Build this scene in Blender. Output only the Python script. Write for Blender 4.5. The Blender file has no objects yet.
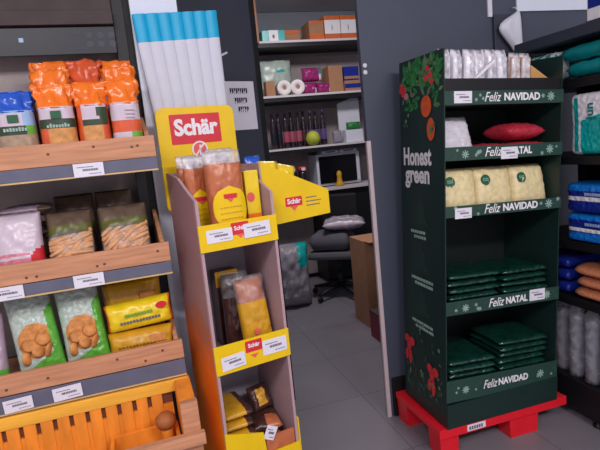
import bpy, bmesh, math, random
from mathutils import Matrix, Vector, noise
C = bpy.context.scene.collection
PI = math.pi
random.seed(7)

# ------------------------------------------------------------------ materials
def lin(c):
    return tuple(((v/255)/12.92 if v/255 <= .04045 else ((v/255+.055)/1.055)**2.4) for v in c) + (1,)
MATS = {}
def mat(name, col, rough=.6, var=.12, scale=18, bump=0, metal=0, alpha=1, spec=.4, stretch=None, emit=0, trans=0):
    if name in MATS: return MATS[name]
    m = bpy.data.materials.new(name); m.use_nodes = True
    nt = m.node_tree; N = nt.nodes; L = nt.links
    p = N['Principled BSDF']
    p.inputs['Roughness'].default_value = rough; p.inputs['Metallic'].default_value = metal
    p.inputs['Specular IOR Level'].default_value = spec; p.inputs['Alpha'].default_value = alpha
    p.inputs['Transmission Weight'].default_value = trans
    tc = N.new('ShaderNodeTexCoord'); mp = N.new('ShaderNodeMapping')
    if stretch: mp.inputs['Scale'].default_value = stretch
    nz = N.new('ShaderNodeTexNoise'); nz.inputs['Scale'].default_value = scale; nz.inputs['Detail'].default_value = 4
    L.new(tc.outputs['Object'], mp.inputs[0]); L.new(mp.outputs[0], nz.inputs['Vector'])
    r = N.new('ShaderNodeValToRGB'); c = lin(col)
    r.color_ramp.elements[0].position = .3; r.color_ramp.elements[1].position = .72
    r.color_ramp.elements[0].color = tuple(v*(1-var) for v in c[:3])+(1,)
    r.color_ramp.elements[1].color = tuple(min(1, v*(1+var)) for v in c[:3])+(1,)
    L.new(nz.outputs['Fac'], r.inputs[0]); L.new(r.outputs[0], p.inputs['Base Color'])
    if bump:
        b = N.new('ShaderNodeBump'); b.inputs['Strength'].default_value = bump; b.inputs['Distance'].default_value = .01
        L.new(nz.outputs['Fac'], b.inputs['Height']); L.new(b.outputs[0], p.inputs['Normal'])
    if emit:
        L.new(r.outputs[0], p.inputs['Emission Color']); p.inputs['Emission Strength'].default_value = emit
    MATS[name] = m
    return m
def clear(name, col=(235, 235, 240), gl=.25, rough=.15):
    if name in MATS: return MATS[name]
    m = bpy.data.materials.new(name); m.use_nodes = True
    nt = m.node_tree; N = nt.nodes; L = nt.links; N.remove(N['Principled BSDF'])
    t = N.new('ShaderNodeBsdfTransparent'); t.inputs[0].default_value = (.93, .93, .94, 1)
    g = N.new('ShaderNodeBsdfPrincipled'); g.inputs['Roughness'].default_value = rough; g.inputs['Base Color'].default_value = lin(col)
    tc = N.new('ShaderNodeTexCoord'); nz = N.new('ShaderNodeTexNoise'); nz.inputs['Scale'].default_value = 30
    L.new(tc.outputs['Object'], nz.inputs['Vector'])
    mr = N.new('ShaderNodeMapRange'); mr.inputs['From Min'].default_value = .35; mr.inputs['From Max'].default_value = .7
    mr.inputs['To Min'].default_value = gl*.4; mr.inputs['To Max'].default_value = min(1, gl*1.8)
    L.new(nz.outputs['Fac'], mr.inputs['Value'])
    b = N.new('ShaderNodeBump'); b.inputs['Strength'].default_value = .5; b.inputs['Distance'].default_value = .01
    L.new(nz.outputs['Fac'], b.inputs['Height']); L.new(b.outputs[0], g.inputs['Normal'])
    mx = N.new('ShaderNodeMixShader'); L.new(mr.outputs[0], mx.inputs[0]); L.new(t.outputs[0], mx.inputs[1]); L.new(g.outputs[0], mx.inputs[2])
    L.new(mx.outputs[0], N['Material Output'].inputs['Surface'])
    MATS[name] = m; return m
def tiles():
    m = bpy.data.materials.new('floor_tile'); m.use_nodes = True
    nt = m.node_tree; N = nt.nodes; L = nt.links; p = N['Principled BSDF']; p.inputs['Roughness'].default_value = .42
    tc = N.new('ShaderNodeTexCoord'); mp = N.new('ShaderNodeMapping')
    mp.inputs['Rotation'].default_value = (0, 0, -.2851); mp.inputs['Location'].default_value = (.13, .31, 0)
    L.new(tc.outputs['Object'], mp.inputs[0])
    b = N.new('ShaderNodeTexBrick'); b.offset = 0; b.inputs['Scale'].default_value = 1
    b.inputs['Brick Width'].default_value = .6; b.inputs['Row Height'].default_value = .6; b.inputs['Mortar Size'].default_value = .003
    b.inputs['Color1'].default_value = lin((126, 120, 128)); b.inputs['Color2'].default_value = lin((124, 118, 126)); b.inputs['Mortar'].default_value = lin((98, 93, 101))
    L.new(mp.outputs[0], b.inputs['Vector'])
    nz = N.new('ShaderNodeTexNoise'); nz.inputs['Scale'].default_value = 3; nz.inputs['Detail'].default_value = 8; L.new(tc.outputs['Object'], nz.inputs['Vector'])
    mr = N.new('ShaderNodeMapRange'); mr.inputs['To Min'].default_value = .82; mr.inputs['To Max'].default_value = 1.15; L.new(nz.outputs['Fac'], mr.inputs['Value'])
    mx = N.new('ShaderNodeVectorMath'); mx.operation = 'SCALE'
    L.new(b.outputs['Color'], mx.inputs[0]); L.new(mr.outputs[0], mx.inputs['Scale']); L.new(mx.outputs[0], p.inputs['Base Color'])
    return m
def print_side():
    """mauve cardboard whose lower half carries an orange and yellow printed wash"""
    m = bpy.data.materials.new('printed_card'); m.use_nodes = True
    nt = m.node_tree; N = nt.nodes; L = nt.links; p = N['Principled BSDF']; p.inputs['Roughness'].default_value = .5
    tc = N.new('ShaderNodeTexCoord'); sx = N.new('ShaderNodeSeparateXYZ'); L.new(tc.outputs['Object'], sx.inputs[0])
    nz = N.new('ShaderNodeTexNoise'); nz.inputs['Scale'].default_value = 9; nz.inputs['Detail'].default_value = 3; L.new(tc.outputs['Object'], nz.inputs['Vector'])
    a = N.new('ShaderNodeMath'); a.operation = 'MULTIPLY_ADD'; a.inputs[1].default_value = .35; L.new(nz.outputs['Fac'], a.inputs[0]); L.new(sx.outputs['Z'], a.inputs[2])
    r = N.new('ShaderNodeValToRGB'); e = r.color_ramp.elements
    e[0].position = .0; e[0].color = lin((250, 150, 20)); e[1].position = 1; e[1].color = lin((158, 118, 122))
    for q, c in ((.62, (250, 140, 14)), (.80, (238, 112, 20)), (.93, (178, 104, 76))):
        k = e.new(q); k.color = lin(c)
    d = N.new('ShaderNodeMath'); d.operation = 'DIVIDE'; d.inputs[1].default_value = 1.15; L.new(a.outputs[0], d.inputs[0])
    L.new(d.outputs[0], r.inputs[0]); L.new(r.outputs[0], p.inputs['Base Color'])
    return m

WOOD = mat('tray_wood', (196, 138, 104), .55, .22, 9, .05, stretch=(.6, 6, 8))
ORANGEWOOD = mat('bin_wood', (236, 142, 46), .5, .18, 8, .05, stretch=(3, 3, .8))
YELLOWWOOD = mat('bin_rail_wood', (246, 178, 62), .45, .14, 8, .05, stretch=(.6, 6, 6))
KNOT = mat('knot_brown', (112, 66, 48), .6)
RAIL = mat('rail_grey', (98, 98, 118), .4, .08)
TAN = mat('rail_edge_tan', (206, 172, 120), .45, .1)
BLACK = mat('black_metal', (20, 19, 24), .5, .1)
DARKBROWN = mat('dark_brown_panel', (70, 58, 58), .7)
BACKGREY = mat('shelf_back', (158, 146, 146), .7, .08)
NAVY = mat('navy_fascia', (26, 29, 41), .4, .1)
FAINT = mat('faint_grey_print', (70, 72, 82), .6, .05)
CARD = mat('tag_card', (224, 220, 232), .5, .03)
INK = mat('ink_grey', (96, 92, 108), .6, .05)
WHITE = mat('white_print', (232, 228, 234), .5, .03)
ORANGE = mat('orange_film', (246, 120, 32), .25, .15, 20, .15, spec=.7)
ORANGERED = mat('orange_red_film', (214, 86, 42), .3, .15, 20, .1, spec=.6)
BLUEFILM = mat('blue_film', (38, 88, 196), .25, .15, 20, .15, spec=.7)
LBLUE = mat('pale_blue_film', (150, 176, 216), .3, .1)
LILAC = mat('lilac_white_film', (204, 188, 202), .3, .06, spec=.6)
MAUVE = mat('mauve_film', (168, 146, 164), .3, .1, spec=.6)
DKGREEN = mat('dark_green_print', (48, 66, 44), .4)
GREEN = mat('lime_green_print', (104, 172, 62), .35)
EMBLEM = mat('emblem_green', (28, 92, 62), .4)
CRACK = mat('cracker_tan', (206, 146, 84), .6, .25, 60, .2)
CRACK2 = mat('cracker_grey', (168, 142, 120), .6, .2, 60, .2)
OLIVE = mat('olive_film', (94, 92, 44), .35, .2)
STICK = mat('breadstick', (220, 164, 116), .65, .18, 40)
DIMBAG = mat('dim_brown_bag', (96, 78, 66), .4, .3)
RED = mat('red_print', (206, 40, 52), .4)
PINK = mat('pink_print', (206, 120, 140), .4, .3, 40)
COOKIE = mat('cookie_brown', (204, 134, 72), .6, .35, 40)
GREYGREEN = mat('grey_green_film', (176, 190, 180), .3, .12, spec=.6)
BRGREEN = mat('bright_green_film', (92, 172, 58), .3, .12, spec=.6)
YELFILM = mat('yellow_film', (238, 204, 32), .3, .1, spec=.6)
GOLDFILM = mat('golden_film', (206, 152, 34), .35, .15, spec=.5)
GOLDBR = mat('golden_brown_print', (150, 96, 40), .4)
CARTON = mat('mauve_card', (178, 148, 154), .6, .05)
CARTIN = mat('grey_card_inside', (166, 160, 172), .7, .05)
YEL = mat('bright_yellow_card', (234, 194, 14), .4, .04)
LOGORED = mat('logo_red', (208, 44, 58), .4, .04)
SALMON = mat('pink_emblem', (226, 96, 92), .4)
BREAD = mat('bread_brown', (186, 104, 66), .35, .2, 30, .1, spec=.6)
DKBROWN = mat('dark_brown_wrap', (74, 44, 40), .3, .3, spec=.6)
CLEAR = clear('clear_wrap', gl=.13)
WFILM = mat('white_gloss_film', (226, 222, 232), .22, .1, 26, .4, spec=.8)
CLEARW = clear('clear_white_wrap', (236, 232, 240), .6)
SLEEVE = clear('clear_sleeve_film', (220, 220, 230), .18)
PRINTSIDE = print_side()
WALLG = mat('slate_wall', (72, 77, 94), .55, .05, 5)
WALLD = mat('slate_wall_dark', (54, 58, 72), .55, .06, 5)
WHITEWALL = mat('white_wall', (222, 228, 244), .7, .02)
RIBW = mat('rib_white', (208, 210, 224), .6, .02)
STOREWALL = mat('store_wall', (142, 146, 158), .8, .04)
TRIM = mat('pale_trim', (200, 182, 186), .5, .06)
GPANEL = mat('deep_green_card', (24, 46, 42), .4, .08)
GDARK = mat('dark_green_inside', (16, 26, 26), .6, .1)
GSTRIP = mat('strip_green', (40, 68, 60), .4, .05)
PALEGREEN = mat('pale_green_print', (150, 178, 166), .5)
LEAF = mat('leaf_print', (44, 122, 62), .5, .35, 30)
LEAF2 = mat('sage_leaf_print', (96, 124, 84), .5, .3, 30)
BAUBLE = mat('orange_bauble_print', (214, 88, 38), .5, .15, 40)
BERRY = mat('berry_red_print', (212, 52, 60), .5, .1)
FAINTGREEN = mat('faint_green_print', (52, 82, 74), .5)
TREEG = mat('tree_green_print', (32, 58, 52), .5)
GBAG = mat('green_gloss_bag', (14, 54, 44), .16, .35, 25, .4, spec=.9)
CREAM = mat('cream_bag', (226, 208, 160), .4, .14, 40, .35)
REDBAG = mat('red_sequin_bag', (186, 48, 66), .4, .3, 90, .3)
KRAFT = mat('kraft_board', (206, 156, 96), .6, .08)
REDPLAST = mat('red_plastic', (226, 28, 44), .35, .06)
TEAL = mat('teal_film', (10, 168, 166), .3, .14, spec=.6)
DTEAL = mat('dark_teal_film', (14, 128, 132), .35, .1)
CYAN = mat('cyan_print', (0, 166, 214), .4, .04)
BRBLUE = mat('bright_blue_film', (24, 120, 214), .25, .15, spec=.6)
DKBLUE = mat('dark_blue_film', (28, 44, 140), .3, .15)
TERRA = mat('terracotta_towel', (206, 128, 92), .85, .15, 60, .3)
PLASTW = mat('white_plastic', (214, 214, 226), .45, .03)
GREYPL = mat('grey_plastic', (146, 140, 150), .4, .12, 12, .2)
SHELFW = mat('store_shelf_white', (206, 198, 202), .6, .04)
BOXBR = mat('cardboard_brown', (168, 122, 92), .8, .08)
BOXOR = mat('orange_print_box', (204, 104, 52), .6)
MAGENTA = mat('magenta_film', (150, 40, 106), .35, .2)
PAPER = mat('toilet_paper', (232, 224, 224), .9, .03)
MAROON = mat('maroon_box', (126, 44, 62), .6)
DKBOTTLE = mat('dark_bottle', (40, 26, 38), .2, .2, spec=.7)
PINKLAB = mat('pink_label', (166, 78, 100), .5)
VIOLET = mat('violet_label', (92, 70, 130), .5)
BALL = mat('yellow_green_ball', (176, 184, 60), .6)
GOLD = mat('gold_bottle', (206, 156, 40), .3)
SCREEN = mat('dark_glass', (14, 13, 17), .15, .05)
FABRIC = mat('grey_chair_fabric', (92, 90, 98), .9, .12, 80)
CEIL = mat('ceiling_white', (220, 220, 225), .8, .02)

# ------------------------------------------------------------------ mesh building
class MB:
    def __init__(s): s.b = bmesh.new(); s.mats = []
    def mi(s, m):
        if m not in s.mats: s.mats.append(m)
        return s.mats.index(m)
    def faces(s, fs, m, smooth=False):
        i = s.mi(m)
        for f in fs: f.material_index = i; f.smooth = smooth
    def box(s, x0, x1, y0, y1, z0, z1, m, bev=0, T=None):
        t = bmesh.new()
        bmesh.ops.create_cube(t, size=1)
        for v in t.verts: v.co = Vector(((x0+x1)/2+v.co.x*(x1-x0), (y0+y1)/2+v.co.y*(y1-y0), (z0+z1)/2+v.co.z*(z1-z0)))
        if bev: bmesh.ops.bevel(t, geom=t.edges[:], offset=bev, segments=2, affect='EDGES', profile=.6)
        return s.merge(t, m, T)
    def merge(s, t, m, T=None, smooth=False):
        mp = {}
        for v in t.verts: mp[v] = s.b.verts.new(T @ v.co if T else v.co)
        out = []
        for f in t.faces: out.append(s.b.faces.new([mp[v] for v in f.verts]))
        t.free(); s.faces(out, m, smooth); return s
    def prism(s, pts, axis, d0, d1, m, bev=0, T=None):
        """extrude a 2-D outline along an axis: 'x' outline (y,z), 'y' outline (x,z), 'z' outline (x,y)"""
        t = bmesh.new()
        def P(p, d): return {'x': (d, p[0], p[1]), 'y': (p[0], d, p[1]), 'z': (p[0], p[1], d)}[axis]
        A = [t.verts.new(P(p, d0)) for p in pts]; B = [t.verts.new(P(p, d1)) for p in pts]
        t.faces.new(A); t.faces.new(B[::-1]); n = len(pts)
        for i in range(n): t.faces.new((A[i], B[i], B[(i+1) % n], A[(i+1) % n]))
        bmesh.ops.recalc_face_normals(t, faces=t.faces[:])
        if bev: bmesh.ops.bevel(t, geom=t.edges[:], offset=bev, segments=2, affect='EDGES')
        return s.merge(t, m, T)
    def loft(s, rings, n, zone, cap=True, smooth=True, T=None):
        """rings: lists of Vectors of equal length; zone(i, j) gives a material"""
        R = [[s.b.verts.new(T @ p if T else p) for p in r] for r in rings]
        for i in range(len(R)-1):
            for j in range(n):
                f = s.b.faces.new((R[i][j], R[i][(j+1) % n], R[i+1][(j+1) % n], R[i+1][j]))
                s.faces([f], zone(i, j) if callable(zone) else zone, smooth)
        if cap:
            for r, k in ((R[0][::-1], 0), (R[-1], len(R)-2)):
                f = s.b.faces.new(r); s.faces([f], zone(k, 0) if callable(zone) else zone, False)
        return s
    def lathe(s, prof, m, n=20, c=(0, 0, 0), T=None, zone=None):
        rings = [[Vector((c[0]+r*math.cos(2*PI*j/n), c[1]+r*math.sin(2*PI*j/n), c[2]+z)) for j in range(n)] for r, z in prof]
        return s.loft(rings, n, (lambda i, j: zone(i)) if zone else m, T=T)
    def tube(s, pts, r, m, n=8):
        pts = [Vector(p) for p in pts]; rings = []
        for i, p in enumerate(pts):
            d = (pts[min(i+1, len(pts)-1)]-pts[max(i-1, 0)]).normalized()
            u = d.cross(Vector((0, 0, 1)) if abs(d.z) < .9 else Vector((1, 0, 0))).normalized(); w = d.cross(u)
            rr = r[i] if isinstance(r, (list, tuple)) else r
            rings.append([p+u*rr*math.cos(2*PI*j/n)+w*rr*math.sin(2*PI*j/n) for j in range(n)])
        return s.loft(rings, n, m)
    def pillow(s, w, h, t, zone, nx=18, ny=22, px=2.6, py=4, crumple=.004, freq=28, T=None, seed=0, fin=.06, e=(.5, .6)):
        """a filled bag: width along x, height along z (0..h), thickness t along y; zone(u, v, side)"""
        g = {}
        for sd in (-1, 1):
            for i in range(nx+1):
                for j in range(ny+1):
                    u = -1+2*i/nx; v = -1+2*j/ny
                    edge = i in (0, nx) or j in (0, ny)
                    if edge and sd == 1: g[sd, i, j] = g[-1, i, j]; continue
                    vv = min(1, abs(v)/(1-fin)) if fin else abs(v)
                    k = max(0, (1-abs(u)**px))**e[0]*max(0, (1-vv**py))**e[1]
                    wv = w/2*(1-.05*(1-abs(v)**2))*(1-.03*abs(v)**6)
                    nn = noise.noise(Vector((u*w*freq+seed*7.1, v*h*freq, sd*3+seed)))+.6*noise.noise(Vector((u*w*freq*2.3+seed, v*h*freq*2.3, sd*5)))
                    p = Vector((u*wv+crumple*.5*nn*(1-abs(u)), sd*(t/2*k+(0 if edge else crumple*nn*(.4+k)+.0012)), h/2+v*h/2+(crumple*nn*.5 if abs(v) < .99 else 0)))
                    if p.z < .0015: p.z = 0
                    g[sd, i, j] = s.b.verts.new(T @ p if T else p)
        for sd in (-1, 1):
            for i in range(nx):
                for j in range(ny):
                    q = [g[sd, i, j], g[sd, i+1, j], g[sd, i+1, j+1], g[sd, i, j+1]]
                    if sd == 1: q.reverse()
                    try: f = s.b.faces.new(q)
                    except ValueError: continue
                    s.faces([f], zone(-1+2*(i+.5)/nx, -1+2*(j+.5)/ny, sd) if callable(zone) else zone, True)
        return s
    def disc(s, c, rx, rz, m, n=20, T=None, th=.0008, axis='y'):
        pts = [(c[0]+rx*math.cos(2*PI*k/n), c[2]+rz*math.sin(2*PI*k/n)) for k in range(n)]
        return s.prism(pts, 'y', c[1]-th, c[1], m, T=T)
    def text(s, body, size, m, at=(0, 0, 0), shear=0, bold=0, T=None, sx=1, wid=None):
        cu = bpy.data.curves.new('tmp', 'FONT'); cu.body = body; cu.size = size; cu.shear = shear; cu.offset = bold
        cu.align_x = 'CENTER'; cu.align_y = 'CENTER'; cu.extrude = .0004; cu.resolution_u = 3
        o = bpy.data.objects.new('tmp', cu); C.objects.link(o)
        dg = bpy.context.evaluated_depsgraph_get(); me = bpy.data.meshes.new_from_object(o.evaluated_get(dg))
        bpy.data.objects.remove(o); bpy.data.curves.remove(cu)
        t = bmesh.new(); t.from_mesh(me); bpy.data.meshes.remove(me)
        xs = [v.co.x for v in t.verts]
        if wid: sx = wid/(max(xs)-min(xs))
        # text lies in x/y; stand it up facing -y
        for v in t.verts: v.co = Vector((v.co.x*sx+at[0], -v.co.z+at[1], v.co.y+at[2]))
        return s.merge(t, m, T)
    def done(s, name, parent=None, M=None):
        bmesh.ops.recalc_face_normals(s.b, faces=s.b.faces[:])
        me = bpy.data.meshes.new(name); s.b.to_mesh(me); s.b.free()
        for m in s.mats: me.materials.append(m)
        o = bpy.data.objects.new(name, me); C.objects.link(o)
        if parent: o.parent = parent
        if M is not None: o.matrix_world = M
        return o
def tag(o, label, cat, group=None, kind=None):
    o['label'] = label; o['category'] = cat
    if group: o['group'] = group
    if kind: o['kind'] = kind
    return o
def T3(x=0, y=0, z=0, rz=0, rx=0, ry=0):
    return Matrix.Translation((x, y, z)) @ Matrix.Rotation(rz, 4, 'Z') @ Matrix.Rotation(rx, 4, 'X') @ Matrix.Rotation(ry, 4, 'Y')
def thing(name, label, cat, F, loc=(0, 0, 0), rz=0, rx=0, ry=0, group=None):
    o = bpy.data.objects.new(name, None); o.empty_display_size = .05; C.objects.link(o)
    o.matrix_world = F @ T3(*loc, rz, rx, ry)
    return tag(o, label, cat, group)
def dup(r, label, F, loc, rz=0, rx=0, ry=0, group=None):
    n = r.copy(); C.objects.link(n); n.matrix_world = F @ T3(*loc, rz, rx, ry); n['label'] = label
    if group: n['group'] = group
    for ch in list(r.children):
        c = ch.copy(); C.objects.link(c); c.parent = n
        for g in list(ch.children):
            d = g.copy(); C.objects.link(d); d.parent = c
    return n
def struct(name, mb, M=None, parent=None):
    o = mb.done(name, parent, M)
    if not parent: o['kind'] = 'structure'
    return o

# frames: x along a front, y away into depth, z up
def frame(x, y, yaw): return T3(x, y, 0, yaw)
SH = frame(-.4689, 1.7875, .3192)             # left gondola
SC = frame(-.3364, 1.6713, .4814)             # yellow cardboard display
GR = frame(.574, 2.1919, .2851)               # green display and pallet, upright
GL = GR @ Matrix.Rotation(.0085, 4, 'X') @ Matrix.Rotation(.0493, 4, 'Y')   # the card display leans a little to the right
PW = frame(.3803, 2.6105, .2851)              # slate partition right of the doorway
EW = frame(-.1149, 2.9186, .66)               # slate panel left of the doorway
RS = frame(1.328, 2.314, .2851)               # right gondola: y runs along its front, x into it
ST = frame(.0265, 5.3, .2851)                 # storeroom shelving
I4 = Matrix.Identity(4)

# ------------------------------------------------------------------ setting
m = MB(); m.box(-4, 4.5, -1.5, 7.2, -.1, 0, tiles()); struct('floor', m)
m = MB(); m.box(-4, 4.5, -1.5, 7.2, 3.0, 3.08, CEIL); struct('ceiling', m)
m = MB(); m.box(0, 2.6, .0, .03, 0, 2.995, WALLG, .001); struct('wall_right', m, PW)
m = MB(); m.box(.925, 2.0, -.012, -.001, 2.105, 2.99, WHITEWALL, .001); struct('trim_1', m, PW)
m = MB(); m.box(-.006, .016, -.006, -.0005, 0, 1.5, TRIM, .001).box(-.006, -.0005, -.0005, .012, 0, 1.5, TRIM, .001); struct('trim_2', m, PW)
m = MB(); m.box(.742, .768, -.012, -.0005, 2.08, 2.99, PLASTW, .002); struct('trim_3', m, PW)
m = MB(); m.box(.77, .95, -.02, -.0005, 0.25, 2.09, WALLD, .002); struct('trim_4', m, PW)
m = MB(); m.box(.031, 2.0, -.018, -.0005, .001, .22, BLACK, .003); struct('baseboard_right', m, PW)
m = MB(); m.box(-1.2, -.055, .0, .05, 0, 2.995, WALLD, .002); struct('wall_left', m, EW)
m = MB(); m.box(-1.2, -.056, -.018, -.0005, .001, .12, BLACK, .003).box(-.0545, -.02, .0, .05, .001, 2.99, BLACK, .002); struct('baseboard_left', m, EW)
m = MB(); m.box(-2.5, 2.5, .62, .7, 0, 2.995, STOREWALL); struct('wall_back', m, ST)
m = MB(); m.box(1.3, 1.37, -2.2, .615, 0, 2.995, STOREWALL); struct('wall_storeroom_right', m, ST)
m = MB(); m.box(-1.1, -1.03, -2.2, .615, 0, 2.995, STOREWALL); struct('wall_storeroom_left', m, ST)

# notice on the left slate panel
t = thing('paper_notice', 'white paper notice with dark lines taped to the slate panel left of doorway', 'notice', EW, (-.176, -.003, 1.625))
m = MB(); m.box(-.098, .094, -.002, .002, 0, .255, CARD); m.done('sheet', t)
m = MB()
for z, a, b, nl in ((.205, -.06, .052, 9), (.155, -.035, .045, 6), (.108, -.018, .05, 5)):
    for k in range(nl):
        x = a+(b-a)*k/nl; w = (b-a)/nl*.72
        m.box(x, x+w*.3, -.003, -.002, z-.016, z+.016, NAVY); m.box(x, x+w, -.003, -.002, z+random.uniform(-.012, .008), z+.014, NAVY)
m.done('lettering', t)
for q, (x, z, r) in enumerate(((-.33, 2.08, .5), (-.24, 2.02, .4), )):
    m = MB(); m.box(-.02, .02, -.0022, -.0002, -.005, .005, PLASTW)
    tag(m.done('tape_scrap', None, EW @ T3(x, 0, z, 0, 0, -r)), ['pale tape scrap on slate panel, upper of the two above the notice', 'pale tape scrap on slate panel, lower of the two above the notice'][q], 'tape', 'tape scraps on the left panel')
for q, z in enumerate((1.868, 1.835)):
    m = MB(); m.lathe([(.001, 0), (.012, 0), (.012, .006), (.006, .009)], PLASTW, 12, T=Matrix.Rotation(PI/2, 4, 'X'))
    tag(m.done('door_stop_button', None, PW @ T3(.016, -.0005, z)), ['upper small white button on the right doorway edge', 'lower small white button on the right doorway edge'][q], 'button')

# ------------------------------------------------------------------ left gondola shelf
t = thing('gondola_shelf', 'dark metal gondola shelf unit holding wooden bread trays at left', 'shelf', SH)
A0 = -1.0
m = MB(); m.box(A0, -.005, .42, .44, .02, 2.5, BACKGREY); m.done('back_panel', t)
m = MB(); m.box(-.03, .0, .36, .419, .0, 2.5, BLACK, .002); m.done('upright', t)
m = MB().box(-.072, -.03, .318, .358, .15, 2.5, BLACK, .002); m.done('end_post', t)
m = MB(); m.box(A0, .0, .02, .418, .02, .14, BLACK, .003); m.done('base', t)
RZ = [(1.473, 1.519), (1.105, 1.1495), (.722, .7845)]
for z0, z1 in RZ:
    s = MB().box(A0, -.073, .002, .418, z0+.012, z1-.001, BLACK, .001).done('shelf_board', t)
    r = MB().box(A0, -.001, -.006, .0, z0+.006, z1-.0005, RAIL, .001).done('price_rail', s)
    MB().box(A0, .0, -.008, .004, z0, z0+.0055, TAN, .001).done('rail_edge', s)
f = MB().box(A0, -.073, .3, .312, 1.928, 2.025, NAVY, .001).done('sign_fascia', t)
m = MB()
for i in range(3):
    for j in range(2):
        x = -.165+i*.04; z = 1.962+j*.032
        m.disc((x, .2995, z), .013, .012, FAINT, 14)
for k in range(7): m.box(-.235+k*.011, -.228+k*.011, .299, .2998, 2.0, 2.006, FAINT)
for k in range(9): m.box(-.235+k*.008, -.23+k*.008, .299, .2998, 1.945, 1.951, FAINT)
m.box(-.405, -.39, .299, .2998, 1.975, 1.99, LBLUE); m.done('icon_print', f)
m = MB().box(A0, -.073, .28, .40, 2.03, 2.08, DARKBROWN, .002); m.done('top_shelf', t)
m = MB().box(A0, -.073, .3, .40, 2.084, 2.5, DARKBROWN, .002).box(A0, -.1, .295, .2995, 2.125, 2.145, BLACK); m.done('upper_panel', t)

# wooden trays
def tray(z0, z1, label):
    t = thing('wooden_tray', label, 'tray', SH, (0, 0, z0), group='wooden trays on the gondola shelf')
    h = z1-z0
    m = MB().box(A0+.01, .0, .001, .018, .0005, h, WOOD, .002)
    rr = random.Random(int(z0*100))
    for k in range(5):
        x = rr.uniform(-.6, -.03); zz = rr.uniform(.015, h-.015); m.disc((x, .0008, zz), .005, .0045, KNOT, 10)
    m.done('front_board', t)
    MB().prism([(.019, .0005), (.36, .0005), (.36, .16), (.30, .16), (.019, h)], 'x', -.028, -.031+.018, WOOD, .001).done('side_board', t)
    MB().box(A0+.01, -.029, .019, .355, .0005, .012, WOOD).done('bottom_board', t)
tray(1.5195, 1.5925, 'knotty pale wooden tray on top shelf holding orange and blue bags')
tray(1.15, 1.2187, 'knotty pale wooden tray on middle shelf holding breadstick bags')
tray(.785, .8547, 'knotty pale wooden tray on lowest shelf holding green and yellow bags')

def price_tag(F, a, b, z, w, h, label, group, rx=0, ry=0):
    t = thing('price_tag', label, 'price tag', F, (a, b, z), 0, rx, ry, group)
    MB().box(-w/2, w/2, -.0015, .0, -h/2, h/2, CARD, .0004).done('card', t)
    m = MB(); rr = random.Random(int(a*1000+z*77))
    for row, (zz, x0, x1, hh) in enumerate(((h*.22, -.38, .1, .06), (h*.0, -.2, .3, .16), (-h*.3, .0, .4, .05))):
        x = x0*w
        while x < x1*w:
            d = rr.uniform(.03, .07)*w; m.box(x, x+d*.75, -.002, -.0015, zz-hh*h/2, zz+hh*h/2, INK); x += d
    m.done('print', t)
PG = 'price tags on the shelf rails'
price_tag(SH, -.222, -.0095, 1.497, .094, .044, 'white price tag on top rail below the orange bags', PG)
price_tag(SH, -.525, -.0095, 1.129, .1, .044, 'white price tag on middle rail at left photo edge', PG)
price_tag(SH, -.276, -.0095, 1.129, .096, .044, 'white price tag on middle rail below the breadstick bags', PG)
price_tag(SH, -.4, -.0095, .756, .092, .046, 'right-hand white price tag on lowest rail above the slatted bin', PG, 0, -.04)
price_tag(SH, -.552, -.0095, .752, .088, .044, 'left-hand white price tag on lowest rail above the slatted bin', PG, 0, -.04)

# ---- round bags with a gathered top
def ell(cx, cy, z, rx, ry, n, p=2.6, ph=None, amp=0, fr=9, seed=0):
    out = []
    for j in range(n):
        a = 2*PI*j/n; c, s_ = math.cos(a), math.sin(a)
        k = 1+amp*math.sin(fr*a+seed*2+z*60)+amp*.7*noise.noise(Vector((c*3+seed, s_*3, z*40)))
        out.append(Vector((cx+rx*k*math.copysign(abs(c)**(2/p), c), cy+ry*k*math.copysign(abs(s_)**(2/p), s_), z)))
    return out
def round_bag(name, label, loc, zone, film, hb=.185, ht=.085, rx=.055, ry=.045, seed=0, group=None, patch=None, lean=0):
    t = thing(name, label, 'bag', SH, loc, random.uniform(-.1, .1), lean, 0, group)
    n = 40; nb = 18
    rings = []
    for i in range(nb+1):
        f = i/nb; k = (1-.12*max(0, 1-f*9))*(1-.05*f)
        rings.append(ell(0, 0, f*hb, rx*k, ry*k, n, 2.7, amp=.012, seed=seed))
    def zn(i, j):
        a = 2*PI*(j+.5)/n; front = -math.sin(a)
        return zone(i/nb, front, math.cos(a))
    m = MB().loft(rings, n, zn); m.done('bag_body', t)
    rings = []
    prof = [(0, .98, .98, .02), (.1, .97, .9, .06), (.2, .9, .74, .12), (.32, .86, .6, .16), (.44, .95, .55, .16), (.56, 1.02, .44, .16), (.68, .96, .4, .18), (.8, 1.04, .3, .16), (.9, 1.05, .22, .14), (1, 1.0, .14, .14)]
    for f, kx, ky, am in prof:
        r = ell(0, 0, hb*.97+f*ht, rx*kx, ry*ky, n, 2.3, amp=am, fr=7, seed=seed)
        for j, p in enumerate(r):
            w = noise.noise(Vector((p.x*45+seed*3, f*2.2, seed)))
            p.y += .02*w*min(1, f*2)+.008*noise.noise(Vector((p.x*90, f*9, seed*2))); p.z += .016*noise.noise(Vector((p.x*55, seed*5, f)))*f
        rings.append(r)
    MB().loft(rings, n, film).done('gathered_top', t)
    if patch: patch(t, rx, ry, hb)
    return t
def z_orange(f, fr, c):
    if fr < .35: return ORANGERED
    if f < .58: return CRACK if c > -.45 else ORANGERED
    if f < .74: return DKGREEN
    if f < .95: return LILAC
    return ORANGE
def z_orange2(f, fr, c):
    if fr < .3: return DKGREEN if (c < 0 and f > .3) else CRACK
    if f < .4: return LILAC if c < .2 else GREEN
    if f < .64: return ORANGERED
    if f < .95: return LILAC
    return ORANGE
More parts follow.
